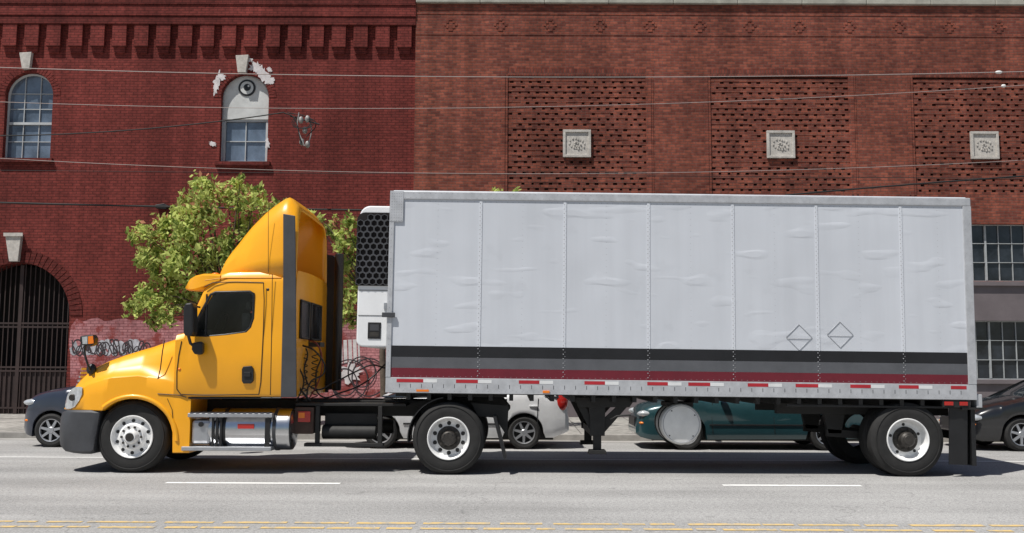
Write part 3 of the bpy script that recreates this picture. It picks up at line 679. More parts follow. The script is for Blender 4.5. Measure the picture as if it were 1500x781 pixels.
hl=[]
for px,a,c in [(95.5,590,600),(98,579,600.5),(103,571,600),(109,567.5,597),(115,567,588),(119,568,578)]:
    o=1.27-itp(px,wid)-.02; hl.append([(T(px,600,YT+o)[0],YT+o,T(px,a)[1]),(T(px,600,YT+o)[0],YT+o-.01,T(px,(a+c)/2)[1]),(T(px,600,YT+o)[0],YT+o,T(px,c)[1]),(T(px,600,YT+o)[0],YT+o+.1,T(px,c)[1]),(T(px,600,YT+o)[0],YT+o+.1,T(px,a)[1])])
loft("headlight",hl,M_lens,tr)
cyl("headlight_bulb",(T(106,585,YT+.2)[0],YT+.175,T(106,583)[1]),.05,.03,M_hub,tr,seg=20)
# cab shell
ctop=[(258,490),(268,487),(274,470),(284,445),(294,420),(301,409),(312,402),(330,399),(432,397)]
rings=[]
for px in [256,262,268,271,274,279,284,289,294,298,301,306,312,330,360,395,414,431]:
    X=T(px,500)[0]; zt=T(px,itp(px,ctop),YT+.25)[1]; z0=T(px,582)[1]; zm=T(px,495)[1]
    w_=1.245; wf=itp(px,[(256,0.0),(301,-.03),(330,0),(432,0)])
    tz=lambda t: z0+(zt-z0)*t
    def v_at(z): return w_-max(0,(z-zm))*0.045+wf*(1 if z>zm else 0)
    half=[(0,z0),(w_-.1,z0),(w_-.015,z0+.01),(w_,z0+.04),(w_,min(zm,tz(.35))),(w_,min(zm,tz(.7))),(v_at(tz(.8)),tz(.8)),(v_at(tz(.9)),tz(.9)),(v_at(zt)-.015,zt-.07),(v_at(zt)-.05,zt-.02),(v_at(zt)-.12,zt),(.5,zt+.02),(0,zt+.03)]
    rings.append([(X,YC-v,z) for v,z in half]+[(X,YC+v,z) for v,z in half[-2:0:-1]])
cab=loft("cab_shell",rings,[M_yellow,M_inter],tr,smooth=38)
win=[(283,489),(285,478),(297,454),(309,432),(316,428.5),(366,427.5),(372,431),(371.5,466),(367,480),(360,487),(330,491),(300,493.5),(286,493)]
ct=MB(); ct.prism([T(a,b_) for a,b_ in win],YT-.3,YFAR+.3)
cb_=ct.out("c",[M_yellow,M_inter]); cb_.data.polygons.foreach_set("material_index",[1]*len(cb_.data.polygons))
boolcut(cab,cb_)
cab.data.shade_smooth(); cab.data.set_sharp_from_angle(angle=rad(38))
wp=[T(a,b_,YT+.06) for a,b_ in win]
def shrink(pts,k):
    cx=sum(p[0] for p in pts)/len(pts); cz=sum(p[1] for p in pts)/len(pts)
    return [(cx+(x-cx)*k,cz+(z-cz)*k) for x,z in pts]
def sheetpoly(nm,pts,Y,m): return mesh(nm,[(x,Y,z) for x,z in pts],[tuple(range(len(pts)))],m,tr,recalc=False)
sheetpoly("door_glass",shrink(wp,.995),YT+.078,M_glass); sheetpoly("door_glass_far",shrink(wp,.995),YFAR-.082,M_glass)
tube("window_seal",[(x,YT+.05,z) for x,z in shrink(wp,1.0)],.02,M_black,tr,cyc=True)
p=T(303,431,YT+.06); q=T(301,492,YT+.06)
tube("quarter_window_bar",[(p[0],YT+.06,p[1]),(q[0],YT+.06,q[1])],.013,M_black,tr)
sx,sz=T(320,478,YT+.6)
me=tube("steering_wheel",[(sx+.08*math.sin(a),YT+.7+.21*math.cos(a),sz+.19*math.sin(a)) for a in [k*math.pi/10 for k in range(20)]],.016,M_black,tr,cyc=True)
sx,sz=T(356,495,YT+.6)
box("seat_back",sx,sx+.14,YT+.45,YT+.95,sz-.05,sz+.38,M_seat,tr,.04); box("seat_back_far",sx+.02,sx+.16,YFAR-.95,YFAR-.45,sz-.05,sz+.38,M_seat,tr,.04)
box("seat_headrest",sx+.03,sx+.12,YT+.55,YT+.85,sz+.42,sz+.56,M_seat,tr,.04)
box("dashboard",T(276,490)[0],T(300,490)[0],YT+.3,YFAR-.3,T(0,493)[1]-.05,T(300,482)[1],M_inter,tr,.03)
wr=[]
for px in [272,277,283,289,295,299]:
    X=T(px,500)[0]-.012; zt=T(px,itp(px,ctop),YT+.25)[1]+.012
    wr.append([(X,YC-1.08,zt),(X,YC+1.08,zt)])
v=[p for r_ in wr for p in r_]; f=[(2*i,2*i+1,2*i+3,2*i+2) for i in range(len(wr)-1)]
mesh("windshield",v,f,M_winglass_dk,tr,30)
rings=[]
for px,t,bm_,w_ in [(272,415,421,.85),(277,406,424,1.0),(285,402,424,1.12),(297,400,421,1.2),(310,400,416,1.2),(322,401,412,1.2)]:
    X=T(px,410,YC-w_)[0]; z1=T(px,t)[1]; z0=T(px,bm_)[1]
    half=[(0,z0+.05),(w_-.05,z0),(w_,z0+.02),(w_,z1-.03),(w_-.05,z1),(0,z1+.06)]
    rings.append([(X,YC-v_,z) for v_,z in half]+[(X,YC+v_,z) for v_,z in half[-2:0:-1]])
loft("sun_visor",rings,M_yellow,tr)
# roof fairing
ftop=[(322,400),(326,384),(333,370),(345,352),(360,334),(378,316),(395,303),(408,295),(416,292.5),(424,301),(434,313)]
fw_=[(322,.86),(330,.97),(345,1.05),(370,1.13),(395,1.18),(434,1.21)]
rings=[]
for px in [322,324,327,331,336,342,350,360,370,380,390,400,408,414,419,426,434]:
    w_=itp(px,fw_); X=T(px,400,YC-w_)[0]; zt=T(px,itp(px,ftop),YT+.7)[1]; z0=T(px,404)[1]-.02; h=zt-z0; h=max(h,.05); c=min(.45,h*.8)
    half=[(w_,z0),(w_-.0,z0+h*.25),(w_-.03*h,z0+h*.5)]
    ph=z0+h-c; 
    for k in range(1,8):
        a=math.pi/2*k/7; half.append(((w_-.05*h-c*.75)+c*.75*math.cos(a),ph+c*math.sin(a)))
    half.append((0,zt+.01*h))
    rings.append([(X,YC-v_,z) for v_,z in half]+[(X,YC+v_,z) for v_,z in half[-2::-1]])
n=len(rings[0]); v=[p for r_ in rings for p in r_]; f=[]
for i in range(len(rings)-1):
    for k in range(n-1): f.append((i*n+k,i*n+k+1,(i+1)*n+k+1,(i+1)*n+k))
f.append(tuple(range(n)))
fa=mesh("roof_fairing",v,f,[M_yellow],tr,40)
sm=fa.modifiers.new("s","SOLIDIFY"); sm.thickness=.03; sm.offset=-1
for k,yy_ in enumerate((YC-.45,YC+.15,YC+.7)):
    prism("fairing_rib_%d"%k,[T(418,402,yy_),T(428,402,yy_),T(426,325,yy_),T(414,325,yy_)],yy_,yy_+.04,M_yellow_shaded,tr)
for k,yy_ in enumerate((YT+.005,YFAR-.035)):
    prism("side_extender_%d"%k,[T(414.5,313),T(432,316),T(433,400),T(434,582),T(411,582),T(414,450),T(414.5,400)],yy_,yy_+.03,M_dgray,tr,.008)
prism("far_extender_tall",[T(431,345),T(455,350),T(455,575),T(431,578)],YFAR-.075,YFAR-.045,M_black,tr,.008)
xb=T(431,500)[0]
b=MB()
for (a,c,z_0,z_1) in [(YC-.95,YC-.35,T(0,492)[1],T(0,436)[1]),(YC-.2,YC+.6,T(0,492)[1],T(0,436)[1])]:
    b.box(xb+.002,xb+.02,a,c,z_0,z_1)
b.out("rear_windows",M_winglass_dk,tr,0,.008)
for k,(a,c) in enumerate([(YC-.95,YC-.35),(YC-.2,YC+.6)]):
    za,zb_=T(0,492)[1],T(0,436)[1]
    tube("rear_window_seal_%d"%k,[(xb+.02,a,za),(xb+.02,c,za),(xb+.02,c,zb_),(xb+.02,a,zb_)],.022,M_black,tr,cyc=True)
cyl("exhaust_stack",(xb+.25,YFAR-.35,1.15),.075,2.3,M_black,tr,'Z')
def line(nm,pts,r=.006,Y=YT+.012,m=M_black,smooth=False): return tube(nm,[(T(a,b_,Y)[0],Y,T(a,b_,Y)[1]) for a,b_ in pts],r,m,tr,smooth=smooth)
line("door_gap",[(386,414),(387,440),(386,480),(384,520),(382,560),(379,578),(300,579),(265,578),(259,570),(259,545),(262,520),(266,500)],.007,YT+.022)
line("door_gap_top",[(386,414),(345,413),(312,414),(300,420)],.006,YT+.06)
line("cab_side_seam",[(399,402),(398,480),(396,579)],.005,YT+.024)
line("fairing_seam",[(393,306),(393,400)],.004,YT+.075)
line("hood_gap",[(241,499),(238,515),(235,540),(231,556),(229,577)],.008,YT+.05)
line("fender_gap",[(231,577),(262,579),(273,582)],.006,YT+.028)
line("step_panel_gap",[(245,584),(252,600),(254,625)],.004,YT+.028)
line("cab_bottom_shade",[(276,583),(412,583)],.015,YT+.05)  # black line painting in the shadow along the cab's lower edge
line("drip_rail",[(300,411),(330,407),(412,407)],.008,YT+.075,M_yellow_shaded)
pxprism("door_handle",[(356,537),(368,536),(371,540),(371,558),(367,562),(356,562),(354,558),(354,541)],YT-.012,.04,M_black,tr,.008)
pxprism("door_handle_pull",[(357,545),(367,545),(367,552),(357,552)],YT-.03,.02,M_black,tr,.004)
ball("marker_light",(T(391,428)[0],YT+.07,T(391,424)[1]),(.03,.02,.03),M_black,tr,12)
ball("marker_light_2",(T(262,541)[0],YT+.025,T(262,541)[1]),(.025,.012,.02),M_amber,tr,12)
for k,yy_ in enumerate((YC-.75,YC-.4,YC,YC+.4,YC+.75)):
    ball("roof_marker_%d"%k,(T(300,402)[0],yy_,T(300,400)[1]+.03),(.06,.04,.025),M_amber,tr,10)
Ym=YT-.26
def mirror(nm,pts,Y,dep,m=M_black): pxprism(nm,pts,Y,dep,m,tr,.025)
mirror("mirror_housing",[(271,444),(281,443),(283,450),(283,486),(280,493),(270,492),(268,486),(268,452)],Ym,.22)
mirror("mirror_lower",[(281,502),(294,500),(297,504),(297,517),(293,520),(284,519),(280,512)],YT-.12,.10)
tube("mirror_arm",[(*[T(276,492,Ym+.1)[0],Ym+.1],T(276,492,Ym+.1)[1]),(T(279,503,Ym+.15)[0],Ym+.15,T(279,503,Ym+.15)[1]),(T(289,512)[0],YT+.02,T(289,512)[1])],.022,M_black,tr)
tube("mirror_arm_top",[(T(276,447,Ym+.1)[0],Ym+.1,T(276,447,Ym+.1)[1]),(T(292,450)[0],YT+.03,T(292,450)[1])],.014,M_black,tr)
mirror("mirror_housing_far",[(271,444),(283,443),(283,490),(268,490)],YFAR+.05,.22)
Yh=YT+.1
hp=lambda a,b_,dy=0:(T(a,b_,Yh+dy)[0],Yh+dy,T(a,b_,Yh+dy)[1])
tube("hood_mirror_arm",[hp(133,545,.1),hp(128,532),hp(124,515),hp(126,503)],.016,M_black,tr,smooth=True)
ball("hood_mirror_base",hp(134,541,.12),(.075,.05,.085),M_black,tr,14)
pxprism("hood_mirror_head",[(117,492),(136,490),(139,495),(138,504),(133,507),(120,506),(116,500)],Yh-.06,.14,M_black,tr,.02)
pxprism("hood_mirror_glass",[(120,494),(128,493),(128,504),(121,504)],Yh-.068,.01,M_lens,tr)
pxprism("hood_mirror_cap",[(129,493),(136,492),(137,503),(129,504)],Yh-.069,.01,M_amber,tr)
# fuel tank and steps
tz=T(0,629)[1]; xa=T(300,629)[0]; xz=T(424,629)[0]
lathe("fuel_tank",[(0,-.0),(.26,.0),(.30,.03),(.305,.06),(.305,xz-xa-.06),(.30,xz-xa-.025),(.26,xz-xa),(.12,xz-xa+.02),(0,xz-xa+.022)],(xa,YT+.36,tz),M_steel,tr,48,'X')
for k,px in enumerate((323,397)):
    x=T(px,629)[0]; lathe("tank_strap_%d"%k,[(.306,0),(.314,.003),(.314,.05),(.306,.053)],(x,YT+.36,tz),M_black if k==0 else M_dgray,tr,48,'X')
b=MB()
x0=T(275,600)[0];x1=T(399,600)[0]
b.box(x0,x1,YT+.0,YT+.26,T(0,610)[1],T(0,604)[1]); b.box(T(268,600)[0],x1,YT-.02,YT+.24,T(0,659)[1],T(0,653)[1])
b.out("steps",M_alu,tr,0,.008)
b=MB(); 
for px in (310,316,322): 
    x=T(px,600)[0]; b.box(x,x+.03,YT+.03,YT+.06,T(0,653)[1],T(0,611)[1])
for px in (388,):
    x=T(px,600)[0]; b.box(x,x+.07,YT+.03,YT+.06,T(0,653)[1],T(0,611)[1])
b.out("step_hangers",M_black,tr)
box("def_tank",T(279,600)[0],T(308,600)[0],YT+.06,YT+.5,T(0,650)[1],T(0,614)[1],M_alu,tr,.05)
lathe("def_cap",[(0,0),(.035,0),(.035,.03),(0,.03)],(T(293,620)[0],YT+.03,T(293,622)[1]),M_black,tr,16)
pxprism("tank_label",[(348,621),(372,621),(372,628),(348,628)],YT+.046,.003,M_redlens,tr)
b=MB(); xq=T(276,600)[0]
for k in range(14):
    x=xq+.02+k*.085; b.box(x,x+.05,YT-.004,YT+.2,T(0,603.6)[1],T(0,603.6)[1]+.008)
b.out("step_grip",M_dgray,tr)
b=MB(); xr0=T(150,600)[0]; xr1=T(742,600)[0]
for yy_ in (YC-.43,YC+.35): b.box(xr0,xr1,yy_,yy_+.08,.80,1.04)
for px in (300,450,540,600,700): 
    x=T(px,600)[0]; b.box(x,x+.1,YC-.35,YC+.35,.82,1.02)
b.out("frame_rails",M_frame,tr,0,.006)
b=MB(); 
b.box(T(441,0)[0],T(600,0)[0],YT+.35,YFAR-.6,T(0,594)[1],T(0,590)[1])
b.box(T(455,0)[0],T(568,0)[0],YT+.32,YT+.5,T(0,655)[1],T(0,650)[1])
b.box(T(470,0)[0],T(476,0)[0],YT+.34,YT+.42,T(0,650)[1],T(0,594)[1]); b.box(T(560,0)[0],T(566,0)[0],YT+.34,YT+.42,T(0,650)[1],T(0,594)[1])
b.box(T(480,0)[0],T(556,0)[0],YT+.55,YT+.6,T(0,640)[1],T(0,606)[1])
b.out("catwalk",M_frame,tr,0,.005)
cyl("air_tank",(T(478,0)[0],YT+.52,T(0,634)[1]),.105,T(556,0)[0]-T(478,0)[0],M_frame,tr,'X')
cyl("air_tank_far",(T(478,0)[0],YFAR-.6,.58),.12,.9,M_frame,tr,'X')
box("battery_box",T(441,0)[0],T(468,0)[0],YT+.30,YT+.9,T(0,636)[1],T(0,596)[1],mat("rusty_box",(0.07,0.04,0.03),.8,var=.4),tr,.01)
box("side_marker",T(446,0)[0],T(464,0)[0],YT+.28,YT+.30,T(0,618)[1],T(0,602)[1],M_redlens,tr,.005)
box("side_marker_amber",T(447,0)[0],T(456,0)[0],YT+.272,YT+.28,T(0,612)[1],T(0,604)[1],M_amber,tr,.002)
fr_=[]
for k in range(12):
    a=rad(98+k*8); fr_.append((xd+.60*math.cos(a),Zw+.60*math.sin(a)))
inner=[(xd+.585*(x-xd)/.6,Zw+.585*(z-Zw)/.6) for x,z in fr_][::-1]
prism("quarter_fender",fr_+inner,YT+.05,YT+.62,M_black,tr)
prism("quarter_fender_far",fr_+inner,YFAR-.62,YFAR-.05,M_black,tr)
pxprism("fifth_wheel_plate",[(600,590),(640,582),(735,582),(748,598),(742,606),(690,596),(620,600)],YC-.45,.9,M_frame,tr,.01)
pxprism("fifth_wheel_bracket",[(625,600),(690,600),(700,625),(612,625)],YC-.5,.12,M_frame,tr,.01)
pxprism("frame_tail",[(690,590),(745,594),(743,640),(725,612),(700,610)],YT+.30,.08,M_frame,tr,.005)
pxprism("mud_flap_truck",[(722,610),(727,610),(742,672),(738,673)],YT+.05,.55,M_black,tr)
ball("suspension_airbag",(T(620,0)[0],YT+.75,.72),(.14,.14,.13),M_black,tr); ball("suspension_airbag_far",(T(620,0)[0],YFAR-.75,.72),(.14,.14,.13),M_black,tr)
def hose(nm,pts,r=.012,m=M_black): return tube(nm,[(T(a,b_,YT+dy)[0],YT+dy,T(a,b_,YT+dy)[1]) for a,b_,dy in pts],r,m,tr,smooth=True)
hose("air_hose_1",[(436,500,.9),(450,515,.8),(446,545,.7),(460,570,.7),(490,560,.8),(520,545,.9),(545,535,1.0),(566,540,1.1)],.012)
hose("air_hose_2",[(437,510,1.1),(458,500,1.0),(470,520,.9),(463,548,.9),(470,580,.9),(500,575,1.0),(535,560,1.1),(568,530,1.2)],.012)
hose("air_hose_3",[(437,520,.7),(430,545,.6),(440,570,.5),(455,588,.5)],.016)
hose("air_hose_4",[(452,498,.8),(465,505,.7),(472,530,.7),(466,560,.7),(452,585,.7)],.010,mat("hose_red",(0.2,0.03,0.03),.5))
hose("air_hose_5",[(440,500,.5),(436,530,.45),(445,560,.45),(434,588,.4)],.012)
hose("air_hose_6",[(440,505,.6),(462,515,.55),(475,545,.55),(455,560,.5),(448,588,.5)],.013)
for k in range(2):
    pts=[]
    for i in range(70):
        a=i*.75; pts.append((T(444+k*12,0)[0]+.05*math.cos(a),YT+.75+.2*k+.05*math.sin(a),T(0,515)[1]-i*.011))
    tube("coiled_line_%d"%k,pts,.008,M_black,tr)
box("hose_bracket",T(433,0)[0],T(462,0)[0],YC-.25,YC+.1,T(0,504)[1],T(0,497)[1],M_black,tr)
# ------------------------------------------------------------------ TRAILER
tl=empty("refrigerated_trailer")
P0=Vector(T(564.5,575)); P1=Vector(T(1431,586)); d=(P1-P0); LEN=d.length; ang=math.atan2(d.y,d.x)
tl.location=(P0.x,YT,P0.y); tl.rotation_euler=(0,-ang,0)
ca,sa=math.cos(ang),math.sin(ang)
def tl2(px,py):
    x,z=T(px,py); x-=P0.x; z-=P0.y; return (x*ca+z*sa,-x*sa+z*ca)
HT=(tl2(570,280)[1]+tl2(1421,290)[1])/2; W=2.58
box("box_body",.02,LEN-.02,.004,W-.004,.02,HT-.03,M_skin,tl)
zs1=tl2(800,509)[1]; zs2=tl2(800,525.5)[1]; zs3=tl2(800,541.5)[1]; zs4=tl2(800,555.5)[1]; zr=zs4
box("side_stripe_black",.06,LEN-.12,-.0,.003,zs2,zs1,M_sblack,tl)
box("side_stripe_grey",.06,LEN-.12,-.0,.003,zs3,zs2-.001,M_sgray,tl)
box("side_stripe_maroon",.06,LEN-.12,-.0,.003,zs4,zs3-.001,M_sred,tl)
box("bottom_rail",.0,LEN,-.012,W+.012,.0,zr-.001,M_rail,tl,.004)
box("top_rail",.0,LEN,-.014,W+.014,HT-.125,HT,M_rail,tl,.012)
box("roof_cap",.04,LEN-.04,.05,W-.05,HT-.001,HT+.02,M_seam,tl,.01)
box("front_post",-.002,.07,-.016,.10,zr,HT-.125,M_rail,tl,.006); box("rear_post",LEN-.12,LEN+.003,-.016,.12,zr,HT-.126,M_rail,tl,.006)
box("rear_post_far",LEN-.12,LEN+.003,W-.12,W+.014,zr,HT-.126,M_rail,tl,.006)
box("front_corner_gusset",.0,.2,-.020,-.015,HT-.46,HT-.002,M_rail,tl,.002)
box("rear_door_l",LEN-.01,LEN+.02,.13,W/2-.01,zr,HT-.13,M_skin,tl,.005); box("rear_door_r",LEN-.01,LEN+.02,W/2+.01,W-.13,zr,HT-.13,M_skin,tl,.005)
for k,yy_ in enumerate((.45,1.0,1.6,2.15)): cyl("door_lock_rod_%d"%k,(LEN+.05,yy_,.15),.016,HT-.35,M_steel,tl,'Z',12)
seams=[tl2(px,400)[0] for px in (703,827,950,1074,1197,1321)]
sm_=MB()
for x in seams: sm_.box(x-.022,x+.022,-.0035,.0036,zs1+.002,HT-.127)
sm_.out("skin_seams",M_seam,tl)
rv=MB(); rvs=MB()
for x in seams:
    z=.26
    while z<HT-.15: rv.pyr(x-.010,-.0036,z,.0095); rv.pyr(x+.014,-.0036,z+.03,.006); z+=.065
minor=[tl2(px,400)[0] for px in (640,765,888,1012,1135,1259,1375)]
for x in minor:
    z=.26
    while z<HT-.15: rv.pyr(x,.0034,z,.0055); z+=.09
x=.1
while x<LEN-.13:
    rv.pyr(x,.0035,HT-.15,.006); rvs.pyr(x,-.0145,HT-.03,.007); rvs.pyr(x+.04,-.0145,HT-.095,.007); rvs.pyr(x,-.0125,.035,.007); rvs.pyr(x+.02,-.0125,.06,.006); rv.pyr(x,-.0005,zr+.02,.005); x+=.082
for i in range(5):
    for j in range(11): rvs.pyr(.03+i*.035,-.0205,HT-.44+j*.04,.008)
z=.25
while z<HT-.15: rvs.pyr(.03,-.0165,z,.007); rvs.pyr(LEN-.03,-.0165,z,.007); rvs.pyr(LEN-.09,-.0165,z,.007); z+=.09
rv.out("rivets_skin",M_rivet,tl); rvs.out("rivets_rail",M_rivet,tl)
sl2=MB(); x=.2
while x<LEN-.2: sl2.box(x,x+.008,-.0135,-.0121,.075,.13); x+=.16
sl2.out("rail_slots",M_dgray,tl)
trd=MB(); tw=MB(); zt0=zr-.070; zt1=zr-.022
for (a,c) in [(581,620),(668,700),(760,790),(856,886),(948,978),(1008,1040),(1095,1125),(1165,1198),(1245,1275),(1316,1345),(1392,1415)]:
    x0=tl2(a,560)[0]; x1=tl2(c,560)[0]; trd.box(x0,x1,-.0145,-.0125,zt0,zt1)
    if c<1400: tw.box(x1+.002,x1+.20,-.0145,-.0125,zt0,zt1)
trd.out("tape_red",M_tred,tl); tw.out("tape_white",M_twhite,tl)
x0,_=tl2(610,570); box("rail_label",x0,x0+.18,-.016,-.0128,.02,.05,M_amber,tl); x0,_=tl2(795,570); box("mid_marker",x0,x0+.1,-.03,-.012,.02,.055,M_amber,tl,.004)
for k,(a,c) in enumerate([(1170.5,492),(1230.5,488)]):
    cx,cz=tl2(a,c+2); h=.165; tube("placard_frame_%d"%k,[(cx-h*1.15,-.002,cz),(cx,-.002,cz-h*1.15),(cx+h*1.15,-.002,cz),(cx,-.002,cz+h*1.15)],.0040,M_rail,tl,cyc=True)
    tube("placard_bar_%d"%k,[(cx-h*1.1,-.002,cz-.02),(cx+h*1.1,-.002,cz-.02)],.003,M_rail,tl)
x0,z0=tl2(570,461); box("side_latch",x0-.1,x0+.09,-.05,-.017,z0-.04,z0+.03,M_dgray,tl,.006)
box("underride_guard",LEN-.02,LEN+.06,.2,W-.2,-.62,-.5,M_frame,tl); box("guard_post_a",LEN-.02,LEN+.04,.5,.6,-.5,0,M_frame,tl); box("guard_post_b",LEN-.02,LEN+.04,W-.6,W-.5,-.5,0,M_frame,tl)
box("dock_bumper",LEN+.004,LEN+.09,.02,.22,-.12,.08,M_rail,tl,.01)
x0,_=tl2(1383,592); box("rear_side_light_housing",x0-.02,x0+.38,.0,.04,-.11,-.002,M_frame,tl); box("rear_side_light",x0,x0+.13,-.018,-.001,-.085,-.03,M_redlens,tl,.006); box("rear_side_light_b",x0+.22,x0+.34,-.018,-.001,-.085,-.03,M_redlens,tl,.006)
cm=MB(); x=.3
while x<LEN-.1: cm.box(x,x+.06,.06,W-.06,-.10,-.002); x+=.3
cm.box(tl2(590,0)[0],tl2(750,0)[0],.3,W-.3,-.06,-.001)
x0=tl2(1145,0)[0]; 
for yy_ in (.62,W-.74): cm.box(x0,LEN-.15,yy_,yy_+.12,-.26,-.101)
cm.box(x0,LEN-.15,.05,.09,-.13,-.101)
cm.out("cross_members",M_frame,tl,0,.004)
box("floor_pan",.05,LEN-.05,.05,W-.05,-.012,-.003,M_frame,tl)
def L(pxs,y0,y1,nm,m=M_frame,bev=.006): 
    return prism(nm,[tl2(a,b_) for a,b_ in pxs],y0,y1,m,tl,bev)
for k,yy_ in enumerate((.32,W-.47)):
    L([(866,583),(890,583),(889,641),(867,641)],yy_,yy_+.13,"landing_leg_%d"%k)
    L([(872,641),(884,641),(884,664),(872,664)],yy_+.02,yy_+.11,"landing_foot_stem_%d"%k)
    L([(866,662),(890,662),(892,668),(864,668)],yy_-.05,yy_+.18,"landing_foot_%d"%k)
    L([(842,583),(854,583),(868,612),(868,634)],yy_+.04,yy_+.08,"landing_brace_a_%d"%k); L([(922,583),(936,583),(889,636),(889,614)],yy_+.04,yy_+.08,"landing_brace_b_%d"%k)
    L([(843,583),(936,583),(926,598),(850,598)],yy_-.01,yy_+.14,"landing_bracket_%d"%k)
box("landing_cross_bar",tl2(872,0)[0],tl2(884,0)[0],.45,W-.45,tl2(0,625)[1]-.05,tl2(0,625)[1]+.05,M_frame,tl)
tube("landing_crank",[(tl2(897,0)[0],.2,-.35),(tl2(897,0)[0],.05,-.35),(tl2(905,0)[0],.05,-.30),(tl2(925,0)[0],.05,-.28)],.012,M_frame,tl)
cx,cz=tl2(1002,623)
lathe("reefer_fuel_tank",[(0,.0),(.24,.004),(.285,.018),(.30,.045),(.30,.70),(.27,.74),(0,.74)],(cx,.22,cz),M_white,tl,48)
for k in (.2,.55): lathe("fuel_tank_strap_%d"%int(k*100),[(.301,0),(.312,.003),(.312,.05),(.301,.053)],(cx,.22+k,cz),M_frame,tl,40)
lathe("tank_rim_groove",[(.262,.010),(.264,.004),(.270,.004),(.272,.014)],(cx,.22,cz),M_rivet,tl,48)
box("fuel_tank_hanger",cx-.2,cx+.2,.35,.9,cz+.25,-.1,M_frame,tl)
for a in (0.6,2.2,3.9,5.5): cyl("tank_bolt_%d"%int(a*10),(cx+.24*math.cos(a),.217,cz+.24*math.sin(a)),.01,.01,M_hub,tl,seg=10)
xw,_=T(1330,647,YT+.06); Zt=.53
def addw(pre,yf,det):
    before=set(bpy.data.objects)
    truck_wheel(pre,xw,Zt,yf,None,'trailer',.54,det)
    M=Matrix.Translation(tl.location)@Matrix.Rotation(-ang,4,'Y')
    for o in set(bpy.data.objects)-before:
        o.parent=tl; o.matrix_parent_inverse=M.inverted()
addw("trailer_wheel",YT+.05,True); addw("trailer_wheel_in",YT+.37,False); addw("trailer_wheel_far",YFAR-.60,False); addw("trailer_wheel_far_out",YFAR-.28,False)
lx=tl2(1330,643)
cyl("trailer_axle",(lx[0],.3,lx[1]),.075,W-.6,M_frame,tl)
for k,yy_ in enumerate((.66,W-.76)):
    L([(1225,600),(1262,600),(1255,640),(1235,640)],yy_,yy_+.1,"hanger_%d"%k)
    L([(1232,632),(1330,640),(1390,632),(1390,642),(1330,652),(1232,644)],yy_,yy_+.08,"leaf_spring_%d"%k)
    L([(1382,598),(1398,598),(1394,640),(1384,640)],yy_,yy_+.1,"hanger_rear_%d"%k)
L([(1393,597),(1420,597),(1420,682),(1393,681)],.06,.075,"mud_flap",M_black,0); L([(1393,597),(1420,597),(1420,682),(1393,681)],W-.08,W-.065,"mud_flap_far",M_black,0)
box("mud_flap_bracket",tl2(1390,0)[0],tl2(1424,0)[0],.0,.62,-.14,-.11,M_frame,tl)
box("flap_plate",tl2(1405,0)[0],tl2(1411,0)[0],.07,.62,-.95,-.13,M_black,tl)
# reefer unit
x0=tl2(523,400)[0]; x1=-.004; zb_=tl2(545,508)[1]; zt_=tl2(545,300)[1]
def rr_pts(x0,x1,z0,z1,r,left_only=True,n=8):
    p=[(x1,z0),(x1,z1)]
    for k in range(n+1):
        a=math.pi/2+math.pi/2*k/n; p.append((x0+r+r*math.cos(a),z1-r+r*math.sin(a)))
    for k in range(n+1):
        a=math.pi+math.pi/2*k/n; p.append((x0+r*.6+r*.6*math.cos(a),z0+r*.6+r*.6*math.sin(a)))
    return p
prism("reefer_housing",rr_pts(x0,x1,zb_,zt_,.16),.10,W-.10,M_reefer,tl,.02,smooth=0)
gz0=tl2(545,418)[1]; gz1=tl2(545,310)[1]; ga=tl2(531,0)[0]; 
prism("reefer_grille_back",[(x1,gz0),(x1,gz1)]+[(ga+.12+.12*math.cos(math.pi/2+math.pi/2*k/6),gz1-.12+.12*math.sin(math.pi/2+math.pi/2*k/6)) for k in range(7)]+[(ga,gz0)],.085,.099,M_dark,tl)
hx=MB()
def hexring(cx,cz,r,t,y0,y1):
    k=len(hx.v)
    for y in (y0,y1):
        for rr2 in (r,r-t):
            for i in range(6):
                a=math.pi/6+i*math.pi/3; hx.v.append((cx+rr2*math.cos(a),y,cz+rr2*math.sin(a)))
    for i in range(6):
        j=(i+1)%6; hx.f.append((k+i,k+j,k+6+j,k+6+i)); hx.f.append((k+6+i,k+6+j,k+18+j,k+18+i)); hx.f.append((k+i,k+12+i,k+12+j,k+j))
r=.058; row=0; z=gz0+.06
while z<gz1-.04:
    x=ga+.055+(r*.87 if row%2 else 0)
    while x<x1-.03:
        if not(x<ga+.12 and z>gz1-.1): hexring(x,z,r,.013,.062,.086)
        x+=r*1.74
    z+=r*1.5; row+=1
hx.out("reefer_honeycomb_grille",M_dgray,tl)
a=tl2(537,496); c=tl2(557,472)
box("reefer_control_panel",a[0],c[0],.088,.101,a[1],c[1],M_black,tl,.01); box("reefer_control_display",a[0]+.03,c[0]-.03,.084,.0885,a[1]+.12,c[1]-.03,M_dgray,tl); box("reefer_control_keys",a[0]+.03,c[0]-.03,.084,.0885,a[1]+.03,a[1]+.1,M_hub,tl)
q=tl2(545,425)[1]; box("reefer_panel_seam",x0+.02,x1,.0935,.1,q,q+.008,M_dgray,tl); q=tl2(545,462)[1]; box("reefer_panel_seam_b",x0+.02,x1,.0935,.1,q,q+.006,M_dgray,tl)
box("reefer_hinge",x1-.06,x1-.02,.08,.1,gz0-.35,gz0-.25,M_alu,tl)
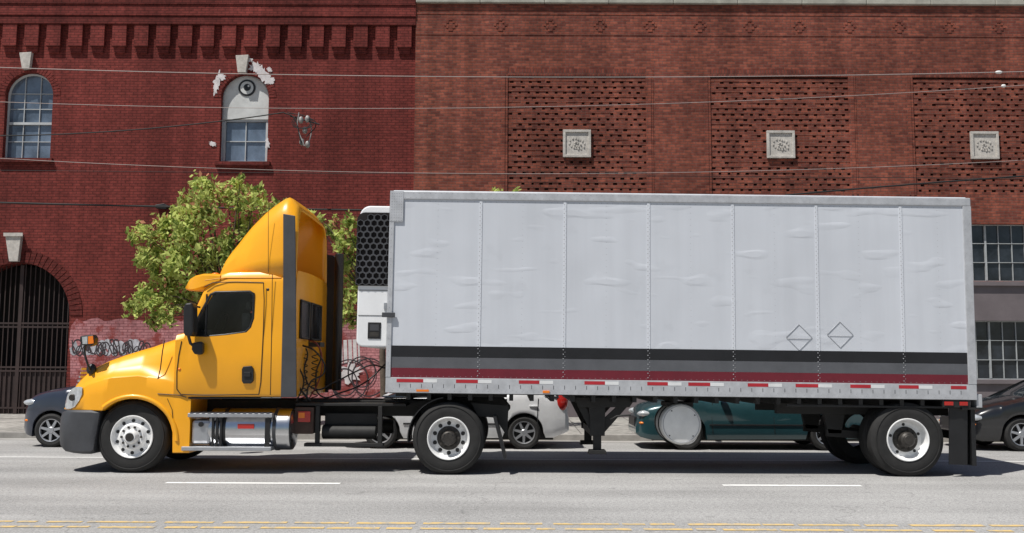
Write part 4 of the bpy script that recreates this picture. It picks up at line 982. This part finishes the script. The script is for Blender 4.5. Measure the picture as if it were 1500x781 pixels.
# ------------------------------------------------------------------ PARKED CARS
M_carglass=mat("car_glass",(0.02,0.025,0.028),0.04,var=0.2,coat=1,spec=0.9)
def car(pxfront,Lc,col,tops,roof,belt,wheels,Hn,wr=.32,Yn=18.95,Wc=1.76,rimcol=M_alu,lift=0,tailbig=False):
    e=empty("parked_car"); X0=S(pxfront,620,Yn+.2)[0]; Yc=Yn+Wc/2
    paint=mat("car_paint",col,0.28,0.15,var=0.08,coat=1.0)
    def smooth_tab(tab,u):
        us=np.linspace(u-.05,u+.05,5); return float(np.mean(np.interp(us,[t[0] for t in tab],[t[1] for t in tab])))
    wtab=[(0,.70),(.06,.80),(.18,.90),(.4,.96),(.8,1),(Lc-.8,1),(Lc-.3,.95),(Lc-.08,.88),(Lc,.76)]
    ztab=[(0,.30),(.05,.24),(.25,.19),(Lc-.3,.22),(Lc,.34)]
    us=set(np.round(np.linspace(0,Lc,60),3)); ra=wr+.055
    for wu in wheels:
        for k in range(15): us.add(round(wu+ra*math.cos(math.pi*k/14),4))
    us=sorted(us); rings=[]
    for u in us:
        zt=smooth_tab(tops,u) if 0.06<u<Lc-.06 else float(np.interp(u,[t[0] for t in tops],[t[1] for t in tops]))
        z0=float(np.interp(u,[t[0] for t in ztab],[t[1] for t in ztab])); w_=Wc/2*float(np.interp(u,[t[0] for t in wtab],[t[1] for t in wtab]))
        for wu in wheels:
            if abs(u-wu)<ra+1e-4: z0=max(z0,wr+math.sqrt(max(0,ra*ra-(u-wu)**2)))
        zt=max(zt,z0+.06)
        def vv(z): 
            t=(z-.62)/.5; return w_*(1-.055*t*t) if z>.62 else w_*(1-.05*((.62-z)/.4)**2)
        h=zt-z0
        half=[(0,z0),(vv(z0)-.10,z0),(vv(z0)-.01,z0),(vv(z0+.03),z0+.02)]+[(vv(z0+h*t),z0+h*t) for t in (.2,.4,.6,.75)]+[(vv(z0+h*.88)-.015,z0+h*.88),(vv(zt)-.05,zt-.03*min(1,h/.3)),(vv(zt)-.12,zt),(w_*.5,zt+.025),(0,zt+.04)]
        rings.append([(X0+u,Yc-v_,z) for v_,z in half]+[(X0+u,Yc+v_,z) for v_,z in half[-2:0:-1]])
    loft("body",rings,paint,e,smooth=32)
    box("underbody",X0+.3,X0+Lc-.3,Yn+.22,Yn+Wc-.22,.17,.62,M_frame,e)
    u0=roof[0][0]; u1=roof[-1][0]
    def gv(z,zr_,zb0): 
        t=(z-zb0)/max(.05,Hn-zb0); return Wc/2*(.93-.19*t)
    ug=np.linspace(u0,u1,32)
    def ring(u,off=0,cutt=None):
        zr_=float(np.interp(u,[t[0] for t in roof],[t[1] for t in roof])); zb0=belt-.05
        zr_=max(zr_,zb0+.02)
        hp_=[(gv(zb0,zr_,zb0)+off,zb0)]+[(gv(zb0+(zr_-zb0)*t,zr_,zb0)+off,zb0+(zr_-zb0)*t) for t in (.3,.6,.85)]+[(gv(zr_,zr_,zb0)-.03+off,zr_-.02),(gv(zr_,zr_,zb0)-.10,zr_+off),(gv(zr_,zr_,zb0)*.5,zr_+.03+off),(0,zr_+.04+off)]
        if cutt: hp_=hp_[cutt:]
        return [(X0+u,Yc-v_,z) for v_,z in hp_]+[(X0+u,Yc+v_,z) for v_,z in hp_[-2::-1]]
    loft("windows",[ring(u) for u in ug],M_carglass,e,smooth=35)
    ur=[u for u in np.linspace(u0,u1,60) if float(np.interp(u,[t[0] for t in roof],[t[1] for t in roof]))>Hn-.12]
    rg=[ring(u,.006,3) for u in ur]; n=len(rg[0]); v=[p for r_ in rg for p in r_]; f=[(i*n+k,i*n+k+1,(i+1)*n+k+1,(i+1)*n+k) for i in range(len(rg)-1) for k in range(n-1)]
    mesh("roof_panel",v,f,paint,e,35)
    zb0=belt-.05
    def pillar(nm,pa,pb,wd):
        for s,nn in ((-1,"near"),(1,"far")):
            v=[]
            for t in (0,.33,.66,1):
                u=pa[0]+(pb[0]-pa[0])*t; z=pa[1]+(pb[1]-pa[1])*t; g_=gv(z,Hn,zb0)+.008
                v+=[(X0+u-wd/2,Yc+s*g_,z),(X0+u+wd/2,Yc+s*g_,z)]
            mesh(nm+"_"+nn,v,[(2*i,2*i+1,2*i+3,2*i+2) for i in range(3)],paint,e)
    rt=[p for p in roof if p[1]>Hn-.1]; ra0=rt[0][0]; ra1=rt[-1][0]
    pillar("a_pillar",(u0+.06,belt-.02),(ra0+.05,Hn-.04),.09); pillar("b_pillar",((u0+u1)/2-.05,belt-.04),((u0+u1)/2,Hn-.03),.09); pillar("c_pillar",(u1-.22,belt-.02),(ra1-.05,Hn-.04),.24)
    def zat(u): return float(np.interp(u,[t[0] for t in tops],[t[1] for t in tops]))
    for s,nn in ((-1,"near"),(1,"far")):
        ball("headlight_"+nn,(X0+.22,Yc+s*(Wc/2*.80),zat(.22)-.14),(.21,.10,.07),M_lens,e,16)
        ts=(.12,.085,.20) if tailbig else (.13,.085,.13)
        ball("tail_light_"+nn,(X0+Lc-.14,Yc+s*(Wc/2*.85),zat(Lc-.2)-.22),ts,M_redlens,e,16)
        ball("mirror_"+nn,(X0+u0+.45,Yc+s*(Wc/2+.07),belt+.06),(.07,.12,.07),paint,e,14)
        ball("turn_signal_"+nn,(X0+.13,Yc+s*(Wc/2*.80),.50),(.08,.05,.03),M_amber,e,12)
    mu=(u0+u1)/2
    for k,u in enumerate((u0+.28,mu-.02,u1-.45)):
        tube("door_gap_%d"%k,[(X0+u,Yn-.0+.012,.30),(X0+u-.02,Yn+.005,.62),(X0+u,Yn+.03,belt-.06)],.006,M_black,e)
    for k,u in enumerate((mu-.20,u1-.62)): box("door_handle_%d"%k,X0+u,X0+u+.16,Yn-.012,Yn+.02,.80,.83,paint,e,.008)
    box("side_trim",X0+wheels[0]+ra+.06,X0+wheels[1]-ra-.06,Yn-.008,Yn+.03,.46,.49,M_black,e,.004)
    box("front_grille",X0-.012,X0+.06,Yc-.45,Yc+.45,.42,.60,M_black,e,.01); box("licence_plate",X0+Lc-.02,X0+Lc+.012,Yc-.16,Yc+.16,.62,.76,M_white,e)
    for k,wu in enumerate(wheels):
        for s,nn in ((0,"near"),(1,"far")):
            yf=Yn+.03 if s==0 else Yn+Wc-.03; sg=1 if s==0 else -1; c=(X0+wu,yf,wr)
            lathe("tyre_%s_%d"%(nn,k),[(r_,sg*h) for r_,h in [(wr*.64,.03),(wr*.68,.004),(wr*.85,-.004),(wr*.97,.02),(wr,.05),(wr,.17),(wr*.95,.2),(wr*.6,.2)]],c,M_rubber,e,40)
            lathe("rim_%s_%d"%(nn,k),[(r_,sg*h) for r_,h in [(wr*.67,.012),(wr*.64,.006),(wr*.60,.03),(wr*.56,.09),(.0,.10)]],c,M_black,e,40)
            b=MB()
            for q in range(7):
                a=2*math.pi*q/7+.2; ca_,sa_=math.cos(a),math.sin(a); w1=.028;w2=.020; r1_=.03; r2_=wr*.63
                b.prism([(c[0]+r1_*ca_-w1*sa_,c[2]+r1_*sa_+w1*ca_),(c[0]+r2_*ca_-w2*sa_,c[2]+r2_*sa_+w2*ca_),(c[0]+r2_*ca_+w2*sa_,c[2]+r2_*sa_-w2*ca_),(c[0]+r1_*ca_+w1*sa_,c[2]+r1_*sa_-w1*ca_)],yf+sg*.01,yf+sg*.045)
            b.out("spokes_%s_%d"%(nn,k),rimcol,e); lathe("hub_%s_%d"%(nn,k),[(0,0.0),(.05,.002*sg),(.06,.01*sg),(.06,.05*sg)],c,rimcol,e,20)
            lathe("rim_lip_%s_%d"%(nn,k),[(wr*.68,sg*.012),(wr*.67,sg*.0),(wr*.63,sg*.004),(wr*.60,sg*.03)],c,rimcol,e,40)
    return e
car(33,4.4,(0.030,0.038,0.060),[(0,.60),(.03,.78),(.10,.90),(.25,1.00),(.5,1.07),(.95,1.14),(3.9,1.14),(4.3,1.08),(4.4,.7)],[(.95,1.10),(1.75,1.52),(2.2,1.58),(3.5,1.55),(4.25,1.1)],1.10,(.62,3.35),1.58)
car(495,4.42,(0.74,0.75,0.76),[(0,.45),(.04,.62),(.15,.74),(.5,.86),(1.05,.98),(3.4,1.08),(4.2,1.14),(4.36,1.08),(4.42,.6)],[(.85,.92),(1.9,1.44),(2.4,1.49),(3.3,1.42),(4.28,1.12)],1.02,(.84,3.56),1.48,wr=.315,Wc=1.74,tailbig=True)
car(932,4.6,(0.018,0.062,0.072),[(0,.45),(.04,.66),(.15,.80),(.5,.88),(1.2,.96),(3.6,.98),(4.4,1.0),(4.55,.9),(4.6,.6)],[(1.15,.92),(2.0,1.40),(2.4,1.45),(3.3,1.42),(4.1,1.0)],.95,(.93,3.6),1.44)
car(1417,4.6,(0.012,0.0125,0.014),[(0,.42),(.04,.58),(.12,.72),(.4,.84),(1.15,1.0),(3.6,1.02),(4.4,1.04),(4.55,.95),(4.6,.6)],[(1.1,.95),(2.0,1.42),(2.4,1.47),(3.3,1.44),(4.2,1.05)],1.0,(.95,3.65),1.46)
print("OBJECTS",len(bpy.data.objects))
